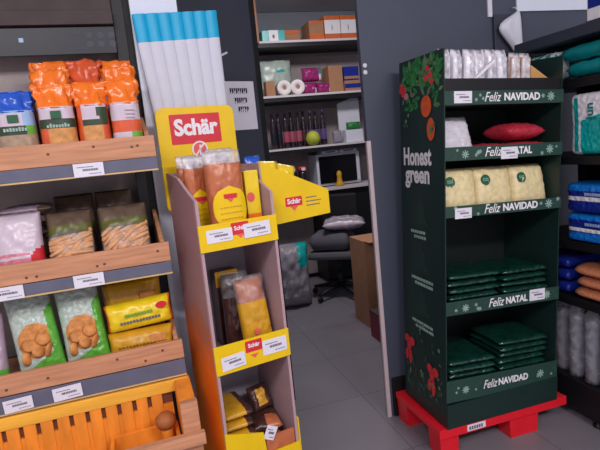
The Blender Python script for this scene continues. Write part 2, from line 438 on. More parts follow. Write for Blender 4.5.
def z_orange3(f, fr, c):
    if fr < .4 or c < -.55: return ORANGERED
    if f < .56: return CRACK if c < .5 else ORANGERED
    if f < .9: return DKGREEN if (c+f > 1.0 or f < .7) else LILAC
    if f < .95: return LILAC
    return ORANGE
def z_blue(f, fr, c):
    if fr < .2: return LBLUE
    if f < .52: return CRACK2
    if f < .68: return DKGREEN if c < .45 else GREEN
    if f < .9: return LILAC if c < .35 else LBLUE
    if f < .95: return LBLUE
    return BLUEFILM
def emblem(t, rx, ry, hb):
    MB().box(-.018, .014, -ry-.003, -ry-.001, hb*.78, hb*.92, EMBLEM, .0005).done('emblem', t)
    m = MB()
    for k in range(8): m.box(-.034+k*.0088, -.0275+k*.0088, -ry-.003, -ry-.001, hb*.62, hb*.62+random.uniform(.008, .014), PALEGREEN)
    m.done('lettering', t)
def emblem2(t, rx, ry, hb):
    m = MB()
    for r in range(3): m.box(-.0, .034, -ry-.002, -ry-.001, hb*(.7+.07*r), hb*(.715+.07*r), MAUVE)
    m.done('fine_print', t)
zt = 1.5325
OG = 'orange topped bags in the top tray'
round_bag('cracker_bag', 'orange topped bag beside the blue bag, green emblem on pale label, front row', (-.300, .075, zt), z_orange, ORANGE, .18, .078, .058, .045, 1, OG, emblem)
round_bag('cracker_bag', 'middle orange topped bag of the front row on top tray', (-.187, .075, zt), z_orange3, ORANGE, .18, .08, .052, .045, 2, OG, None)
round_bag('cracker_bag', 'rightmost orange topped front bag, lilac panel over orange, next to white ribbed panel', (-.082, .075, zt), z_orange2, ORANGE, .18, .082, .051, .045, 3, OG, emblem2)
round_bag('cracker_bag', 'orange bag top directly behind the emblem front bag, second row', (-.312, .172, zt), z_orange, ORANGE, .225, .1, .056, .044, 4, OG)
round_bag('cracker_bag', 'rearmost orange bag on the left, highest behind the blue bag side', (-.318, .268, zt), z_orange, ORANGE, .27, .1, .058, .044, 5, OG)
round_bag('cracker_bag', 'tall red-orange bag behind the middle front bag on top tray', (-.2, .255, zt), z_orange, ORANGERED, .275, .095, .054, .044, 6, OG)
round_bag('cracker_bag', 'orange bag in second row behind the rightmost front bag', (-.085, .17, zt), z_orange2, ORANGE, .225, .1, .051, .044, 7, OG)
round_bag('cracker_bag', 'rearmost orange bag at the right end of top tray', (-.092, .262, zt), z_orange2, ORANGE, .265, .1, .052, .044, 8, OG)
round_bag('rice_cake_bag', 'blue topped bag at left end of the top tray', (-.425, .08, zt), z_blue, BLUEFILM, .175, .068, .06, .048, 9, None, emblem)
t = thing('cardboard_box', 'brown cardboard box behind the blue topped bag on top shelf', 'box', SH, (-.46, .26, zt))
MB().box(-.07, .07, -.07, .07, 0, .25, DIMBAG, .003).done('carton', t); MB().box(-.03, .01, -.072, -.0701, .26-.05, .24, BOXBR).done('label_patch', t)

# ---- second tray: breadsticks, pink and white bags
z2 = 1.163
def stick_bag(label, loc, seed, w=.14, rz=0):
    t = thing('breadstick_bag', label, 'bag', SH, loc, rz, -.42, 0, 'breadstick bags in the middle tray')
    rr = random.Random(seed); m = MB()
    for k in range(34):
        x = rr.uniform(-w*.4, w*.4); zc = rr.uniform(.03, .118); a = 1.15+rr.uniform(-.45, .5); L = rr.uniform(.03, .055)
        y = -.022+rr.uniform(-.006, .012); dx, dz = math.sin(a)*L, math.cos(a)*L
        x = max(-w*.46+abs(dx), min(w*.46-abs(dx), x)) if abs(dx) < w*.46 else 0
        m.tube([(x-dx, y, max(.008, zc-dz)), (x, y-.003, zc), (x+dx, y, max(.008, zc+dz))], [.006, .0078, .006], STICK, 7)
    m.done('breadsticks', t)
    MB().pillow(w*.98, .128, .05, STICK, 12, 12, crumple=.003, seed=seed, fin=0).done('stick_bundle', t)
    def zn(u, v, s): return (OLIVE if v < .5 else DIMBAG) if v > .14 else CLEAR
    MB().pillow(w*1.03, .215, .066, zn, 18, 26, crumple=.004, seed=seed).done('bag_film', t)
    return t
stick_bag('clear breadstick bag with olive top, left one of the front pair', (-.32, .055, z2), 1, .15)
stick_bag('clear breadstick bag with olive top, right one of the front pair', (-.14, .055, z2), 2, .17)
for k, (a, lb) in enumerate(((-.31, 'dim brown bag standing behind the left breadstick bag'), (-.165, 'dim brown bag standing behind the right breadstick bag'))):
    t = thing('bread_bag', lb, 'bag', SH, (a, .24, z2+.0), 0, -.2, group='dim bags at the back of the middle tray')
    MB().pillow(.14, .25, .06, lambda u, v, s: OLIVE if abs(v) < .2 else DIMBAG, crumple=.005, seed=20+k).done('bag_body', t)
def z_pink(u, v, s):
    if u > .45 and v < -.1-(.9-u)*.6: return RED
    if v < -.75: return GOLDBR
    if v < -.05 and u < .45: return PINK if (int((v+1)*14) % 2) else LILAC
    return LILAC
t = thing('snack_bag', 'white and pink bag with red corner at left of the middle tray', 'bag', SH, (-.478, .06, z2), 0, -.2)
MB().pillow(.15, .215, .06, z_pink, crumple=.006, seed=31).done('bag_body', t)
for k in range(3):
    t = thing('snack_bag', ['lowest', 'middle', 'topmost'][k]+' lilac pack lying behind the white and pink bag', 'bag', SH, (-.46+.012*k, .16, z2+.105+k*.038), .05*k, PI/2-.06, group='lilac packs behind the pink bag')
    MB().pillow(.17, .16, .032, lambda u, v, s: MAUVE if (u+v*.5) < .9 else DIMBAG, crumple=.006, seed=33+k).done('bag_body', t)
    t.matrix_world = SH @ T3(-.468+.006*k, .3, z2+.133+k*.041, 0, PI/2)
t = thing('storage_carton', 'dim carton under the lilac packs in the middle tray', 'box', SH, (-.46, .2, z2))
MB().box(-.09, .09, -.03, .09, 0, .104, DIMBAG, .003).done('carton', t)

# ---- third tray: cookie bags and yellow packs
z3 = .7985
def cookie_bag(label, loc, seed, rz, ry):
    t = thing('cookie_bag', label, 'bag', SH, (loc[0], loc[1]+.016, loc[2]+.004), rz, -.26, ry, 'green and white cookie bags in the lowest tray')
    def zn(u, v, s):
        if v < -.68+.22*u: return BRGREEN
        if u > .62 and v < .05+.5*u: return BRGREEN
        if (u*u*1.1+(v+.22)**2*5) < .72: return COOKIE
        return GREYGREEN
    MB().pillow(.15, .32, .07, zn, 48, 80, crumple=.004, seed=seed, px=3).done('bag_body', t)
    m = MB()
    for k, (x, z) in enumerate(((-.022, .115), (.022, .125), (.0, .09), (-.04, .075), (.03, .085))):
        m.lathe([(.001, 0), (.022, 0), (.026, .004), (.02, .01), (.001, .011)], COOKIE, 14, T=T3(x, -.036+.004*(k % 2), z, .3*k, PI/2+.2*(k-2)))
    m.done('cookie_picture', t)
    m = MB()
    for r in range(3):
        for k in range(8-r): m.box(-.045+k*.011, -.037+k*.011, -.0335+r*.004, -.031+r*.004, .2+r*.018, .206+r*.018, PALEGREEN)
    m.done('lettering', t)
    return t
cookie_bag('green and white cookie bag, left of the two in the lowest tray', (-.47, .06, z3), 41, .05, -.1)
cookie_bag('green and white cookie bag, right one beside the yellow packs', (-.32, .06, z3), 42, -.02, -.08)
t = thing('snack_bag', 'lilac grey bag at left photo edge of the lowest tray', 'bag', SH, (-.63, .06, z3), 0, -.2)
MB().pillow(.11, .26, .06, lambda u, v, s: BRGREEN if v < -.5 else MAUVE, crumple=.006, seed=45).done('bag_body', t)
def flat_pack(label, loc, m0, m1, seed, w=.23, d=.13, th=.075, rz=0, rx=0, F=SH, name='bread_pack', group=None):
    t = thing(name, label, 'pack', F, loc, rz, rx, 0, group)
    def zn(u, v, s):
        if abs(u) > .86: return m0
        if u > .1 and abs(v) < .6 and s < 0 and m1: return m1
        return m0
    # lying flat: height axis turned back, thickness vertical
    MB().pillow(w, d, th, zn, 24, 16, crumple=.004, seed=seed, px=5, py=3, fin=0, T=T3(0, 0, th/2+.006, 0, -PI/2) @ T3(0, 0, -d/2)).done('wrapper', t)
    return t
YG = 'yellow packs in the lowest tray'
def yellow_pack(label, loc, film, seed, w, h, th, ink):
    t = thing('bread_pack', label, 'pack', SH, loc, 0, 0, 0, YG)
    MB().pillow(w, h, th, lambda u, v, s: film, 26, 14, crumple=.005, seed=seed, px=6, py=3, fin=0).done('wrapper', t)
    m = MB()
    for r in range(2):
        for k in range(11): m.box(-w*.35+k*.012, -w*.35+k*.012+.008, -th/2-.006, -th/2-.003, h*(.3+.22*r), h*(.36+.22*r), ink)
    m.box(w*.12, w*.36, -th/2-.006, -th/2-.003, h*.55, h*.82, GOLDBR if ink is INK else COOKIE, .001)
    m.done('print', t)
yellow_pack('golden yellow bread pack at the front bottom of the lowest tray', (-.137, .075, z3), GOLDFILM, 51, .235, .105, .075, GOLDBR)
t = thing('bread_pack', 'bright yellow bread pack lying tilted on the golden one', 'pack', SH, (-.13, .085, z3+.108), 0, .0, -.05, YG)
MB().pillow(.24, .105, .08, lambda u, v, s: YELFILM if abs(u) < .95 else ORANGE, 26, 14, crumple=.005, seed=52, px=6, py=3, fin=0).done('wrapper', t)
m = MB()
for k in range(13): m.box(-.07+k*.011, -.0625+k*.011, -.047, -.044, .034, .043, INK)
for k in range(9): m.box(-.05+k*.011, -.0425+k*.011, -.049, -.045, .058, .068, GREEN)
m.disc((.08, -.046, .078), .02, .013, RED, 12); m.done('print', t)
yellow_pack('golden brown bread pack standing behind the bright yellow one', (-.15, .2, z3), GOLDFILM, 53, .22, .27, .08, GOLDBR)

# ------------------------------------------------------------------ slatted orange bin
t = thing('slatted_bin', 'orange wooden slatted bin below the lowest tray', 'bin', SH)
MB().box(A0, -.0, -.012, .014, .672, .716, YELLOWWOOD, .003).done('back_rail', t)
MB().box(A0, -.062, .006, .012, .40, .672, KNOT).done('back_board', t)
x = -.098
while x > A0:
    MB().box(x-.038, x, -.009, .005, .40, .671, ORANGEWOOD, .002).done('slat', t); x -= .052
MB().box(A0, -.062, -.005, .0055, .40, .628, ORANGEWOOD).done('inner_board', t)
MB().prism([(-.158, .40), (.014, .40), (.014, .716), (-.158, .70)], 'x', -.05, .006, ORANGEWOOD, .003).done('end_board', t)
MB().box(-.048, .010, -.185, -.159, .0, .70, WOOD, .003).done('post', t)
MB().box(A0, .02, -.215, -.187, .555, .597, WOOD, .003).done('front_rail', t)
MB().box(A0, -.052, -.157, -.01, .40, .42, ORANGEWOOD).done('floor_board', t)
MB().box(A0, -.052, -.184, -.159, .38, .50, ORANGEWOOD, .002).done('front_board', t)
for sx in (-.06, -.96): MB().box(sx-.03, sx, -.02, .01, .0, .40, ORANGEWOOD).done('leg', t)
t = thing('wooden_box', 'small open wooden box inside the slatted bin', 'box', SH, (-.172, -.085, .4205))
MB().box(-.115, .115, -.06, -.048, 0, .145, YELLOWWOOD, .001).box(-.115, .115, .052, .064, 0, .145, ORANGEWOOD, .001).box(-.115, -.103, -.048, .052, 0, .145, ORANGEWOOD).box(.103, .115, -.048, .052, 0, .145, ORANGEWOOD).box(-.103, .103, -.048, .052, 0, .01, ORANGEWOOD).done('box_frame', t)
t = thing('wooden_peg', 'round headed brown wooden peg standing in the small box of the bin', 'peg', SH, (-.098, -.08, .431))
MB().lathe([(.02, 0), (.02, .135), (.018, .147)], ORANGEWOOD, 16).done('stem', t)
MB().lathe([(.012, .147), (.03, .153), (.036, .168), (.034, .186), (.02, .2), (.002, .203)], mat('peg_brown', (164, 96, 52), .6, .2), 18).done('knob', t)

# ------------------------------------------------------------------ yellow cardboard display
W = .283; D = .323
t = thing('cardboard_display', 'tall mauve and yellow cardboard display with red logo header', 'display stand', SC)
SP = [(0, 0.001), (D, 0.001), (D, 1.455), (.18, 1.435), (.08, 1.39), (0, 1.36)]
m = MB().prism(SP, 'x', 0, .010, CARTON)
m.prism([(p[0] if 0 < p[0] < D else (p[0]+.0135 if p[0] == 0 else p[0]-.001), p[1]-.0005 if p[1] > .1 else .0015) for p in SP], 'x', -.0012, -.0001, PRINTSIDE)
m.done('left_panel', t)
rp = MB().prism(SP, 'x', W-.010, W, CARTON).done('right_panel', t)
MB().box(.0105, W-.0105, D-.006, D, .001, 1.45, CARTIN).done('back_panel', t)
def rrect(x0, x1, z0, z1, r, n=5):
    out = []
    for cx, cz, a0 in ((x1-r, z1-r, 0), (x0+r, z1-r, PI/2), (x0+r, z0+r, PI), (x1-r, z0+r, 1.5*PI)):
        for k in range(n+1):
            a = a0+PI/2*k/n; out.append((cx+r*math.cos(a), cz+r*math.sin(a)))
    return out
hd = MB().prism(rrect(-.012, .298, 1.30, 1.697, .03), 'y', D+.0005, D+.007, YEL).done('header', t)
MB().prism(rrect(.037, .237, 1.557, 1.670, .004), 'y', D-.001, D+.0004, LOGORED).done('logo_panel', hd)
MB().text('Schär', .083, WHITE, (.137, D-.002, 1.617), bold=.0035, sx=.92).done('lettering', hd)
m = MB()
for q in range(28):
    a = 2*PI*q/28; b = 2*PI*(q+1)/28; c0 = (.143, 1.533)
    m.prism([(c0[0]+.026*math.cos(a), c0[1]+.026*math.sin(a)), (c0[0]+.032*math.cos(a), c0[1]+.032*math.sin(a)), (c0[0]+.032*math.cos(b), c0[1]+.032*math.sin(b)), (c0[0]+.026*math.cos(b), c0[1]+.026*math.sin(b))], 'y', D-.002, D-.0002, WHITE)
m.disc((.143, D-.0002, 1.533), .0255, .0255, SALMON, 24, th=.001)
m.prism([(.125, 1.515), (.13, 1.512), (.162, 1.551), (.157, 1.554)], 'y', D-.003, D-.0015, WHITE)
m.prism([(.14, 1.51), (.144, 1.51), (.15, 1.55), (.142, 1.55)], 'y', D-.003, D-.0015, WHITE); m.done('crossed_grain_emblem', hd)
for z, (s0, s1) in ((1.19, (1.186, 1.277)), (.757, (.751, .855))):
    s = MB().box(.0105, W-.0105, .001, D-.0065, z-.006, z, CARTON).done('shelf', t)
    f = MB().box(-.002, W+.002, -.006, -.0005, s0, s1, YEL, .001).done('front_strip', s)
    MB().prism(rrect(.112, .176, (s0+s1)/2-.002 if z > 1 else s0+.055, s1-.006 if z > 1 else s1-.008, .003), 'y', -.0075, -.0061, LOGORED).text('Schär', .020, WHITE, (.144, -.008, s1-.026), bold=.0006).prism([(.128, s0+.045), (.16, s0+.045), (.144, s0+.03)], 'y', -.0075, -.0061, SALMON).done('logo', s)
s = MB().box(.0105, W-.0105, .001, D-.0065, .36, .366, CARTON).done('shelf', t)
MB().prism([(-.002, .002), (W+.002, .002), (W+.002, .405), (.150, .405), (.143, .492), (-.002, .535)], 'y', -.006, -.0005, YEL).done('front_strip', s)
MB().box(W+.0005, W+.006, -.006, .04, .3, .50, YEL, .001).done('corner_strip', t)
# side tray clipped to the right panel
st = MB().prism([(W+.0075, 1.221), (.572, 1.234), (.572, 1.328), (W+.0075, 1.462)], 'y', .098, .104, YEL)
st.prism([(W+.0075, 1.221), (.572, 1.234), (.572, 1.328), (W+.0075, 1.462)], 'y', .298, .304, YEL)
st.prism([(W+.0075, 1.222), (.566, 1.235), (.566, 1.241), (W+.0075, 1.228)], 'y', .1045, .2975, CARTON)
st.box(.566, .5715, .1045, .2975, 1.237, 1.32, YEL).box(W+.001, W+.007, .098, .304, 1.222, 1.46, CARTON)
st = st.done('side_tray', t)
LO = T3(-.014, 0, 0)
m = MB().prism(rrect(.392, .464, 1.283, 1.318, .003), 'y', .0965, .0979, LOGORED, T=LO).text('Schär', .026, WHITE, (.428, .096, 1.301), bold=.0008, T=LO).prism([(.412, 1.282), (.444, 1.282), (.428, 1.264)], 'y', .0965, .0979, SALMON, T=LO)
m.done('logo', st)
m = MB(); rr = random.Random(5)
for z, x0, x1 in ((1.308, .482, .53), (1.293, .482, .545), (1.278, .482, .54)):
    x = x0
    while x < x1:
        d = rr.uniform(.005, .011); m.box(x, x+d*.8, .0968, .0979, z-.002, z+.002, INK, T=LO); x += d
m.done('fine_print', st)
SG = 'price tags on the yellow display'
price_tag(SC, .069, -.0065, 1.236, .092, .044, 'white price tag on upper yellow strip, left of its logo', SG, 0, -.0)
price_tag(SC, .206, -.0085, 1.237, .1, .05, 'white price tag on upper yellow strip, right of its logo', SG, 0, -.02)
price_tag(SC, .064, -.0065, .79, .088, .05, 'white price tag on middle yellow strip, left of its logo', SG, 0, -.06)
price_tag(SC, .224, -.0065, .805, .096, .055, 'white price tag on middle yellow strip, right of its logo', SG, 0, -.0)

# products on the yellow display
def bread_bag(label, loc, seed, w, h, th, rz=0, rx=0, oval=True, group=None, low=BREAD):
    t = thing('bread_bag', label, 'bag', SC, loc, rz, rx, 0, group)
    def zn(u, v, s):
        if v > .72: return CLEARW
        return low
    MB().pillow(w, h, th, zn, 22, 30, crumple=.004, seed=seed, px=3.2).done('bag_body', t)
    if oval:
        def zo(u, v): return
        m = MB(); n = 26; g = []
        rows = 9
        for i in range(rows+1):
            v = -1+2*i/rows; hw = (1-abs(v)**2.6)**.5*w*.43; row = []
            for j in range(9):
                u = -1+2*j/8; x = u*hw; k = (1-abs(2*x/w)**3.2)**.5
                row.append(m.b.verts.new((x, -(th/2*k+.0075), h*.40+v*h*.23)))
            g.append(row)
        for i in range(rows):
            for j in range(8):
                try: m.faces([m.b.faces.new((g[i][j], g[i][j+1], g[i+1][j+1], g[i+1][j]))], YEL, True)
                except ValueError: pass
        m.done('label', t)
        m = MB().prism([(-.022, h*.50), (.022, h*.50), (.024, h*.545), (-.024, h*.545)], 'y', -th/2-.011, -th/2-.0085, LOGORED).prism([(-.012, h*.498), (.012, h*.498), (0, h*.46)], 'y', -th/2-.011, -th/2-.0085, SALMON)
        for r in range(3):
            for k in range(7): m.box(-.04+k*.0115, -.032+k*.0115, -th/2-.0095, -th/2-.0085, h*(.28+.06*r), h*(.29+.06*r), GOLDFILM)
        m.done('print', t)
    return t
bread_bag('brown bread bag with oval yellow label, front centre of display top shelf', (.132, .065, 1.192), 61, .14, .325, .08)
bread_bag('brown bread bag with yellow label, second from left on display top shelf', (.058, .155, 1.192), 62, .085, .315, .05, .12, group='bread bags at the left of the display top shelf')
bread_bag('brown bread bag tucked in left rear corner of display top shelf', (.058, .24, 1.192), 63, .085, .32, .045, .1, group='bread bags at the left of the display top shelf')
bread_bag('brown bread bag standing behind the front centre one', (.17, .2, 1.192), 64, .11, .335, .06, 0, 0, False)
t = thing('biscuit_box', 'yellow orange box at right of display top shelf', 'box', SC, (.2385, .1, 1.1925), .0)
MB().box(-.027, .027, -.03, .03, 0, .245, YELFILM, .003).done('carton', t)
MB().box(-.0265, .0265, -.031, -.0302, .02, .09, ORANGE).disc((-.01, -.0302, .15), .015, .018, SALMON, 14).done('print', t)
def half_bag(label, loc, seed, w, h, th, rz, rx, ry, film, dark=False):
    t = thing('bread_bag', label, 'bag', SC, loc, rz, rx, ry, 'bags on the display middle shelf')
    MB().pillow(w*.9, h*.97, th*.9, BREAD if not dark else DKBROWN, 14, 18, crumple=.006, seed=seed).done('bread', t)
    MB().pillow(w, h, th, lambda u, v, s: film if v < .34 else CLEAR, 20, 28, crumple=.005, seed=seed, px=3.2).done('bag_film', t)
    if not dark: MB().disc((-.01, -th/2-.007, h*.3), .011, .012, SALMON, 14).done('emblem', t)
half_bag('yellow bag with clear top leaning at right of display middle shelf', (.206, .085, .7575), 71, .122, .295, .06, -.05, -.1, -.05, GOLDFILM)
half_bag('dark bag with yellow edge behind the leaning yellow bag, middle shelf', (.158, .16, .7575), 72, .11, .305, .05, -.3, -.08, 0, DKBROWN, True)
t = thing('biscuit_box', 'dark brown box in the rear of display middle shelf', 'box', SC, (.15, .26, .7575))
MB().box(-.04, .05, -.03, .035, 0, .30, DKBROWN, .002).done('carton', t); MB().box(-.041, .051, -.031, -.0301, .24, .301, GOLDFILM).done('top_print', t)
for k in range(5):
    t = thing('biscuit_pack', ['lowest', 'second lowest', 'middle', 'second highest', 'topmost'][k]+' yellow pack of the stack at left of display bottom shelf', 'pack', SC, (.078, .13+.004*k, .3665+k*.042), .03*(k % 3-1), group='yellow packs stacked on the bottom shelf')
    MB().pillow(.12, .2, .034, lambda u, v, s: GOLDFILM if u < .55 else DKBROWN, 16, 18, crumple=.003, seed=80+k, px=5, fin=.03, T=T3(0, .1, .021, 0, PI/2)).done('wrapper', t)
for k, (a, b, zz, rz, lb) in enumerate(((.2, .12, .3665, .1, 'dark brown wrapped pack lying lowest at right of display bottom shelf'), (.205, .14, .432, -.2, 'dark brown wrapped pack lying on another at right of display bottom shelf'))):
    t = thing('biscuit_pack', lb, 'pack', SC, (a, b, zz), rz, group='brown packs on the bottom shelf')
    MB().pillow(.12, .16, .05, lambda u, v, s: BREAD if (u > 0 and v > .2) else DKBROWN, 16, 18, crumple=.005, seed=90+k, px=4, fin=.03, T=T3(0, .08, .027, 0, PI/2)).done('wrapper', t)
t = thing('biscuit_pack', 'small brown and orange bag on top of the dark packs, bottom shelf', 'pack', SC, (.215, .15, .492), .2, -.5)
MB().pillow(.09, .1, .04, lambda u, v, s: GOLDFILM if (abs(u) < .5 and abs(v) < .6) else DKBROWN, crumple=.006, seed=95).done('wrapper', t)
t = thing('product_tray', 'low brown card tray at right of display bottom shelf', 'tray', SC, (.212, .012, .3665))
MB().box(-.058, .058, -.008, .0, 0, .095, BREAD, .001).done('front_wall', t)
price_tag(SC, .172, -.0, .478, .044, .052, 'white square tag standing over the bottom strip of yellow display', SG, 0, .5)
# bags in the side tray
for k, (a, b, h, ry, lb) in enumerate(((.33, .17, .225, .1, 'yellow bag tip peeking over the side tray, nearest its display'), (.395, .2, .205, .25, 'yellow bag lying right of the other in the side tray'))):
    t = thing('bread_bag', lb, 'bag', SC, (a, b, 1.2335+.0), 0, 0, ry, 'bags in the side tray')
    t.matrix_world = SC @ T3(a, b, 1.2375+(a-.33)*.05, 0, 0, ry)
    MB().pillow(.085, h, .05, lambda u, v, s: YELFILM if v > -.2 else ORANGE, crumple=.005, seed=100+k).done('bag_body', t)
t = thing('bread_bag', 'blue and yellow bag at rear of the side tray', 'bag', SC, (.33, .26, 1.2365))
MB().pillow(.07, .25, .035, lambda u, v, s: BLUEFILM if v > .5 else YELFILM, crumple=.004, seed=104).done('bag_body', t)

# ---- white ribbed panel with a blue band, behind the display
t = thing('ribbed_panel', 'white ribbed plastic panel with blue top band behind yellow display', 'panel', SC, (0, .45, 0))
m = MB(); n = 7; x0, x1 = .02, .326
def ribs(z0, z1, y, mt, xl0=x0, xl1=x0):
    g = []
    N_ = n*8
    for i in range(N_+1):
        f = i/N_; w = abs(math.sin(f*n*PI))**.5*.007
        g.append((f, y-w))
    def X(f, z): lo = xl0+(xl1-xl0)*(z-z0)/(z1-z0); return lo+(x1-lo)*f
    a0 = .075 if z0 > .1 else 0
    Z0 = lambda f: z0+a0*(f-.5)*.34
    Z1 = lambda f: z1+.075*(f-.5)*.34
    A = [m.b.verts.new((X(f, z0), yy, Z0(f))) for f, yy in g]; B = [m.b.verts.new((X(f, z1), yy, Z1(f))) for f, yy in g]
    A2 = [m.b.verts.new((X(f, z0), y+.012, Z0(f))) for f, yy in g]; B2 = [m.b.verts.new((X(f, z1), y+.012, Z1(f))) for f, yy in g]
    fs = []
    for i in range(N_):
        fs += [m.b.faces.new((A[i], A[i+1], B[i+1], B[i])), m.b.faces.new((A2[i+1], A2[i], B2[i], B2[i+1])), m.b.faces.new((B[i], B[i+1], B2[i+1], B2[i])), m.b.faces.new((A[i+1], A[i], A2[i], A2[i+1]))]
    fs += [m.b.faces.new((A[0], B[0], B2[0], A2[0])), m.b.faces.new((B[-1], A[-1], A2[-1], B2[-1]))]
    m.faces(fs, mt, False)
ribs(0.001, 1.972, 0, RIBW, .17, -.010); m.done('ribbed_sheet', t)
m = MB(); ribs(1.9725, 2.078, 0, CYAN, -.010, -.016); m.done('blue_band', t)
t = thing('white_board', 'plain white board rising behind the blue banded ribbed panel', 'board', SC, (0, .48, 0))
MB().box(-.015, .172, .0, .012, .001, 2.45, WHITEWALL, .002).done('board', t)

# ------------------------------------------------------------------ green Christmas display on red pallet
t = thing('plastic_pallet', 'small red plastic pallet under the green display', 'pallet', GR)
m = MB().box(-.03, .69, .0, .43, .118, .150, REDPLAST, .004); 
m.done('deck', t)
m = MB().box(-.032, .692, -.006, .0, .105, .150, REDPLAST, .002); m.done('front_lip', t)
for x0, x1 in ((-.025, .075), (.36, .53)):
    for y0, y1 in ((.005, .11), (.32, .425)):
        m = MB(); rings = []
        for z, k in ((0, .92), (.118, 1)):
            cx, cy = (x0+x1)/2, (y0+y1)/2; hx, hy = (x1-x0)/2*k, (y1-y0)/2*k
            rings.append([Vector((cx-hx, cy-hy, z)), Vector((cx+hx, cy-hy, z)), Vector((cx+hx, cy+hy, z)), Vector((cx-hx, cy+hy, z))])
        m.loft(rings, 4, REDPLAST, smooth=False).done('foot', t)
l = MB().box(.115, .215, -.0075, -.0062, .112, .143, CARD).done('label', t)
m = MB()
for k in range(6): m.box(.125+k*.013, .134+k*.013, -.0082, -.0076, .118, .134, INK)
m.done('print', l)

GW, GD = .613, .384
t = thing('green_display', 'tall dark green Christmas cardboard display on red pallet', 'display stand', GL)
def lev(a): return .1525+.0493*a          # the pallet deck seen from the leaning display
lp = MB().prism([(0, lev(0)-.0), (GD, lev(0)+.003), (GD, 1.855), (0, 1.853)], 'x', 0, .006, GPANEL).done('side_panel', t)
MB().prism([(.0, lev(GW)), (GD, lev(GW)), (GD, 1.85), (.0, 1.825)], 'x', GW, GW+.006, GPANEL).done('side_panel', t)
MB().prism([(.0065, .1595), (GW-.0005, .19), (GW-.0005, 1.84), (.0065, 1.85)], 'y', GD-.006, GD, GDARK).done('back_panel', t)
MB().prism([(.0, lev(0)), (GW+.006, lev(GW)), (GW+.006, .300), (.0, .268)], 'y', -.012, -.0005, GPANEL).done('base_box', t)
ZS = [(1.618, 1.677, 'NAVIDAD', 0), (1.383, 1.4417, 'NATAL', 1), (1.136, 1.186, 'NAVIDAD', 2), (.6933, .7557, 'NATAL', 3), (.278, .382, 'NAVIDAD', 4)]
def snow(m, x, z, r, y, mt):
    for k in range(4):
        a = k*PI/4; c, s_ = math.cos(a), math.sin(a); w = r*.14
        m.prism([(x+c*r-s_*w, z+s_*r+c*w), (x-c*r-s_*w, z-s_*r+c*w), (x-c*r+s_*w, z-s_*r-c*w), (x+c*r+s_*w, z+s_*r-c*w)], 'y', y-.0006, y-.0001*k, mt)
TX = [(.235, .085, .392, .19), (.24, .09, .385, .125), (.235, .085, .39, .19), (.26, .085, .375, .12), (.23, .078, .362, .168)]
for z0, z1, word, q in ZS:
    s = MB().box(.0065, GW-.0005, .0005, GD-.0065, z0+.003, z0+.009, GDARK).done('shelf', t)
    f = MB().box(-.001, GW+.007, -.007, -.0005, z0, z1, GSTRIP, .001).done('front_strip', s)
    zc = (z0+z1)/2 if q < 4 else z0+.055; fc, fw_, wc, ww = TX[q]
    MB().text('Feliz', .058, WHITE, (fc, -.0082, zc), shear=.35, bold=.0002, wid=fw_).text(word, .044, WHITE, (wc, -.0082, zc), bold=.0016, wid=ww).done('lettering', s)
    m = MB(); rr = random.Random(q)
    snow(m, .548 if q < 4 else .52, zc, .02, -.0071, PALEGREEN); snow(m, .1 if q else .19, zc-.004, .018 if q else .008, -.0071, PALEGREEN)
    for x in (.05, .155, .175, .505, .585, .6, .06, .165): snow(m, x, zc+rr.uniform(-.018, .018), rr.uniform(.006, .01), -.0071, PALEGREEN if rr.random() < .6 else FAINTGREEN)
    m.done('snowflake_print', s)
MB().box(.0065, GW-.0005, .006, .012, 1.628, 1.73, BLACK).done('tray_lip', t)
# print on the left side panel: x = -y, so turn the print a quarter turn
TP = T3(-.0006, 0, 0, -PI/2)                    # local print x -> -y (towards the viewer), print y -> -x
m = MB(); rr = random.Random(3)
def leaf(m, x, z, L, a, mt, y):
    c, s_ = math.cos(a), math.sin(a); pts = []
    for k in range(10):
        f = k/9; w = .2*math.sin(PI*f)
        pts.append((f, w))
    for k in range(8, 0, -1):
        f = k/9; pts.append((f, -.2*math.sin(PI*f)))
    m.prism([(x+L*(f*c-w*s_), z+L*(f*s_+w*c)) for f, w in pts], 'y', y-.0006, y, mt, T=TP)
for k in range(150):
    x = -rr.uniform(.03, .35); z = 1.825-abs(rr.gauss(0, .085))-(.02 if x < -.3 else 0)
    leaf(m, x, max(1.63, z), rr.uniform(.03, .06), rr.uniform(0, 2*PI), rr.choice((LEAF, LEAF, LEAF, LEAF2)), -.0002*(k % 7))
for k in range(46):
    x = -rr.uniform(.03, .35); z = .2+abs(rr.gauss(0, .13))
    z = min(.52, z)
    leaf(m, x, z, rr.uniform(.02, .05), rr.uniform(.6, 2.5), rr.choice((DKGREEN, LEAF2, FAINTGREEN, FAINTGREEN)), -.0002*(k % 7))
m.done('leaf_print', lp)
m = MB()
for x, z, rx, rz in ((-.138, 1.628, .043, .048), (-.1, 1.525, .032, .05)):
    m.disc((x, -.0022, z), rx, rz, BAUBLE, 22, T=TP)
for x, z in ((-.1, 1.76), (-.125, 1.79), (-.14, 1.75), (-.09, 1.73), (-.36, 1.74), (-.345, 1.70), (-.365, 1.72), (-.33, 1.72)):
    m.disc((x, -.0024, z), .017, .013, BERRY, 14, T=TP)
m.disc((-.315, -.0024, 1.69), .02, .016, PINK, 14, T=TP)
for cx, cz in ((-.33, .44), (-.115, .36)):
    for dx, dz, rx, rz in ((-.02, .035, .022, .022), (.03, .03, .026, .024), (.0, .0, .02, .028), (.012, -.055, .016, .04), (-.022, -.05, .014, .03)):
        m.disc((cx+dx, -.0026, cz+dz), rx, rz, BERRY, 14, T=TP)
m.disc((-.1, -.0027, 1.525), .012, .018, LEAF2, 12, T=TP)
m.done('ornament_print', lp)
m = MB().text('Honest', .115, WHITE, (-.225, -.0035, 1.402), bold=.0035, wid=.25, T=TP).text('green', .115, WHITE, (-.222, -.0035, 1.318), bold=.0035, wid=.22, T=TP)
m.done('lettering', lp)
